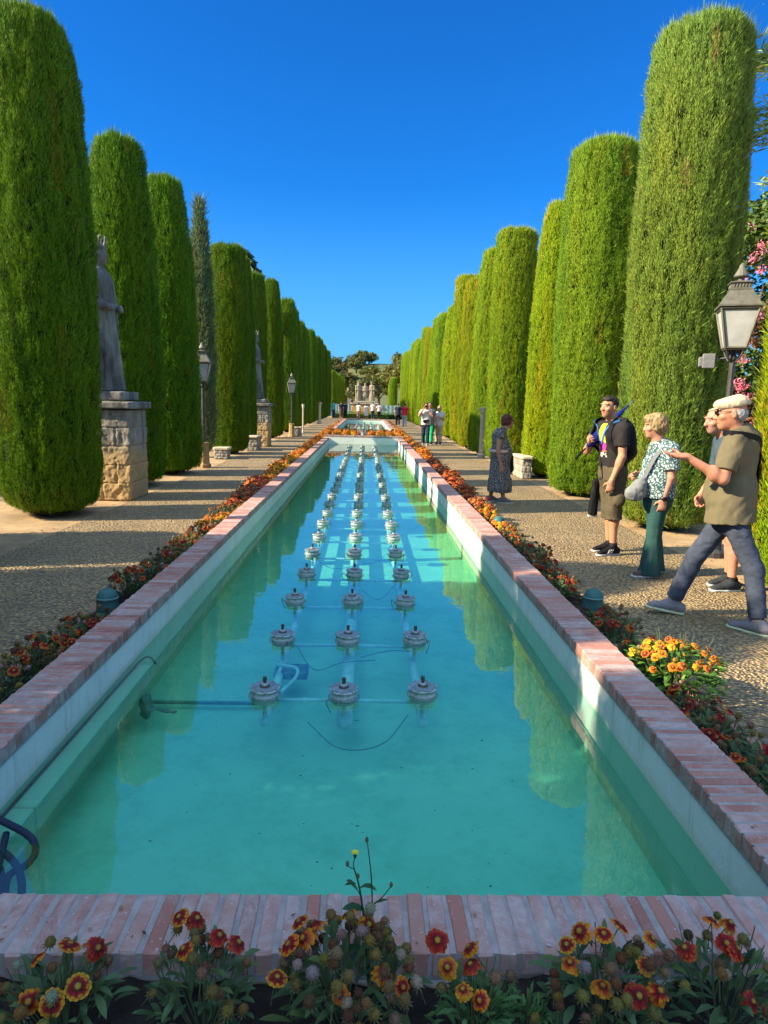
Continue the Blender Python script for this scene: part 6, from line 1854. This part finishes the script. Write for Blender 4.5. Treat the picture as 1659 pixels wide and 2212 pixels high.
def bench(label, x, y, L, w, h, brick=False):
    t = thing('stone_bench', label, 'bench', (x, y, 0))
    V, F = stone_block((w*.86, L*.94, h-.09), 11, 3, 3, .008, .02); mb = MB(); mb.add(V, F, smooth=True); mb.build('base', M['brick_far'] if brick else M['stone'], t)
    V, F = stone_block((w, L, .09), 12, 1, 1, .004, .018); mb = MB(); mb.add(V+A(0, 0, h-.088), F, smooth=True); mb.build('seat', M['pale_stone'], t)
bench('stone bench with pale slab behind the red-haired woman', 3.74, 15.8, 1.0, .30, .54, False)
bench('low stone bench beside the second left pedestal', -3.72, 22.6, .9, .45, .5)
bench('small stone block right of the small distant street lamp', -3.18, 31.9, .45, .42, .46)
bench('low dark stone block at the foot of the narrow grey-green cypress', -4.0, 19.0, .45, .45, .34)
def pillar(label, x, y, h, r):
    t = thing('stone_pillar', label, 'pillar', (x, y, 0))
    mb = MB(); mb.add(*lathe([(r*1.5, 0), (r*1.5, .1), (r*1.05, .14), (r, .2), (r*.9, h-.22), (r, h-.2)], 14), smooth=False); mb.build('shaft', M['pale_stone'], t)
    mb = MB(); mb.add(*lathe([(r, h-.198), (r*1.5, h-.12), (r*1.35, h-.08), (r*1.6, h-.07), (r*1.6, h)], 4)); mb.build('capital', M['pale_stone'], t)
pillar('slim pale stone pillar with a capital left of the red-haired woman', 3.72, 21.4, 1.6, .085)
pillar('thin pale post on the left path beyond the small lamp', -3.25, 35.4, 1.5, .045)
pillar('stout pale pillar farther along the left path', -3.45, 51, 1.6, .11)

# ------------------------------------------------------------------ the far end
mo = thing('monument', 'large golden stone monument base carrying three statues at the far end', 'monument', (-.13, 77.0, 0))
V, F = stone_block((2.9, 1.9, 1.45), 21, 3, 3, .02, .05); mb = MB(); mb.add(V, F, smooth=True); mb.build('base', M['stone_gold'], mo)
V, F = stone_block((3.15, 2.1, .16), 22, 1, 1, .01, .045); mb = MB(); mb.add(V+A(0, 0, 1.452), F, smooth=True); mb.build('cornice', M['stone'], mo)
V, F = stone_block((2.5, 1.3, .22), 23, 1, 1, .01, .045); mb = MB(); mb.add(V+A(0, 0, 1.615), F, smooth=True); mb.build('step', M['stone'], mo)
robed_statue('left statue of the three on the monument, long robed', (-.86, 76.9, 1.83), 2.3, (.35, -1), .035, True, False, True, None, 'sand_statue')
robed_statue('middle statue of the three on the monument, in a short tunic', (-.10, 76.9, 1.83), 2.15, (.0, -1), .035, False, True, True, None, 'sand_statue')
robed_statue('right statue of the three on the monument, long robed', (.62, 76.9, 1.83), 2.3, (-.4, -1), .035, True, False, True, None, 'sand_statue')
def fence(label, x0, x1, y):
    t = thing('screen_fence', label, 'fence', ((x0+x1)/2, y, 0)); w = x1-x0
    mb = MB(); n = 30
    V = []; F = []
    for i in range(n+1):
        u = -w/2+w*i/n; b = .035*math.sin(i*1.9)
        V += [(u, b, .05), (u, b+.02, 1.42+.015*math.sin(i*2.7))]
    for i in range(n): F.append((2*i, 2*i+2, 2*i+3, 2*i+1))
    mb.add(V, F, smooth=True); mb.build('mesh_screen', pm('grey_teal_netting', (.16, .27, .28), (.24, .36, .36), 3, .9, 60, .3, .01), t)
    for i in range(int(w/2)+1):
        mb = MB(); mb.add(*tube([(-w/2+i*w/int(w/2), .08, 0), (-w/2+i*w/int(w/2), .08, 1.55)], .03, 8)); mb.build('post', M['iron'], t)
fence('grey-teal screen fence left of the monument', -5.0, -1.75, 76.2)
fence('grey-teal screen fence right of the monument', 1.55, 6.0, 76.2)
hs_ = thing('white_house', 'small white house with a tiled roof behind the left of the monument', 'house', (-3.2, 113, 0))
mb = MB(); V, F = box(-2.4, 2.4, -2, 2, 0, 2.9); mb.add(V, F); mb.build('wall', pm('whitewash', (.78, .77, .74), (.68, .67, .63), 1, .9, 10, .2, .01), hs_)
mb = MB(); mb.add([(-2.6, -2.2, 2.85), (2.6, -2.2, 2.85), (2.6, 0, 3.9), (-2.6, 0, 3.9), (2.6, 2.2, 2.85), (-2.6, 2.2, 2.85), (-2.6, -2.2, 2.75), (2.6, -2.2, 2.75), (2.6, 2.2, 2.75), (-2.6, 2.2, 2.75)], [(0, 1, 2, 3), (3, 2, 4, 5), (6, 7, 1, 0), (8, 9, 5, 4), (0, 3, 5), (1, 4, 2), (6, 9, 8, 7), (6, 0, 5, 9), (7, 8, 4, 1)]); mb.build('roof', pm('clay_tiles', (.36, .22, .14), (.25, .16, .11), 3, .9, 8, .8, .06), hs_)
for x in (-1.2, 1.1):
    mb = MB(); V, F = box(x-.3, x+.3, -2.06, -2.003, 1.1, 2.0); mb.add(V, F); mb.build('window', M['iron'], hs_)

# ------------------------------------------------------------------ fallen leaves and dust on the ground, specks on the water
def litter(name, label, n, boxes, z, s, seed, cols):
    rng = np.random.default_rng(seed); mb = MB()
    for k in range(n):
        x0, x1, y0, y1 = boxes[rng.integers(len(boxes))]
        u = rng.random()
        p = A(rng.uniform(x0, x1), y0+(y1-y0)*u*u, z+rng.uniform(.001, .004))
        a = rng.random()*6.28; L = s*rng.uniform(.4, 1.3); w = L*rng.uniform(.25, .6); t = rng.normal()*.25
        d = A(math.cos(a), math.sin(a), 0); e = A(-math.sin(a), math.cos(a), 0)
        mb.add([p-d*L, p-e*w+Z*abs(t)*L*.5, p+d*L+Z*abs(t)*L, p+e*w], [(0, 1, 2, 3)], 0, A(*cols[rng.integers(len(cols))])*rng.uniform(.7, 1.3))
    tag(mb.build(name, M['petal']), label, None, None, 'stuff')
LC = [(.20, .13, .06), (.30, .20, .09), (.12, .08, .04), (.16, .15, .05)]
litter('fallen_leaves', 'scattered dry leaves and bits on the paths and under the cypresses', 1500, [(-3.9, -2.05, 2.5, 30), (1.96, 4.0, 3.0, 30), (3.4, 4.9, 4, 24), (-5.2, -3.5, 7, 24)], .012, .017, 1, LC)
litter('coping_litter', 'small leaf bits and petals lying on the brick coping', 70, [(XLO+.02, XL-.03, 2, 10), (XR+.03, XRO-.02, 1.9, 10), (-1.1, 1.2, 1.5, 1.66)], COPZ+.003, .008, 2, [(.35, .25, .15), (.5, .45, .4), (.08, .06, .05), (.5, .12, .03)])
litter('floating_specks', 'tiny leaf bits floating on the pool water', 60, [(XL+.1, XR-.1, 1.8, 14)], WATZ+.001, .006, 3, [(.05, .05, .03), (.3, .28, .15), (.1, .12, .05)])
litter('needle_litter', 'brown needle litter on the bare earth at the cypress feet', 2600, [(3.72, 5.3, 5, 30), (-5.6, -3.76, 6.5, 30)], .004, .014, 4, [(.16, .10, .05), (.22, .14, .07), (.10, .07, .04)])
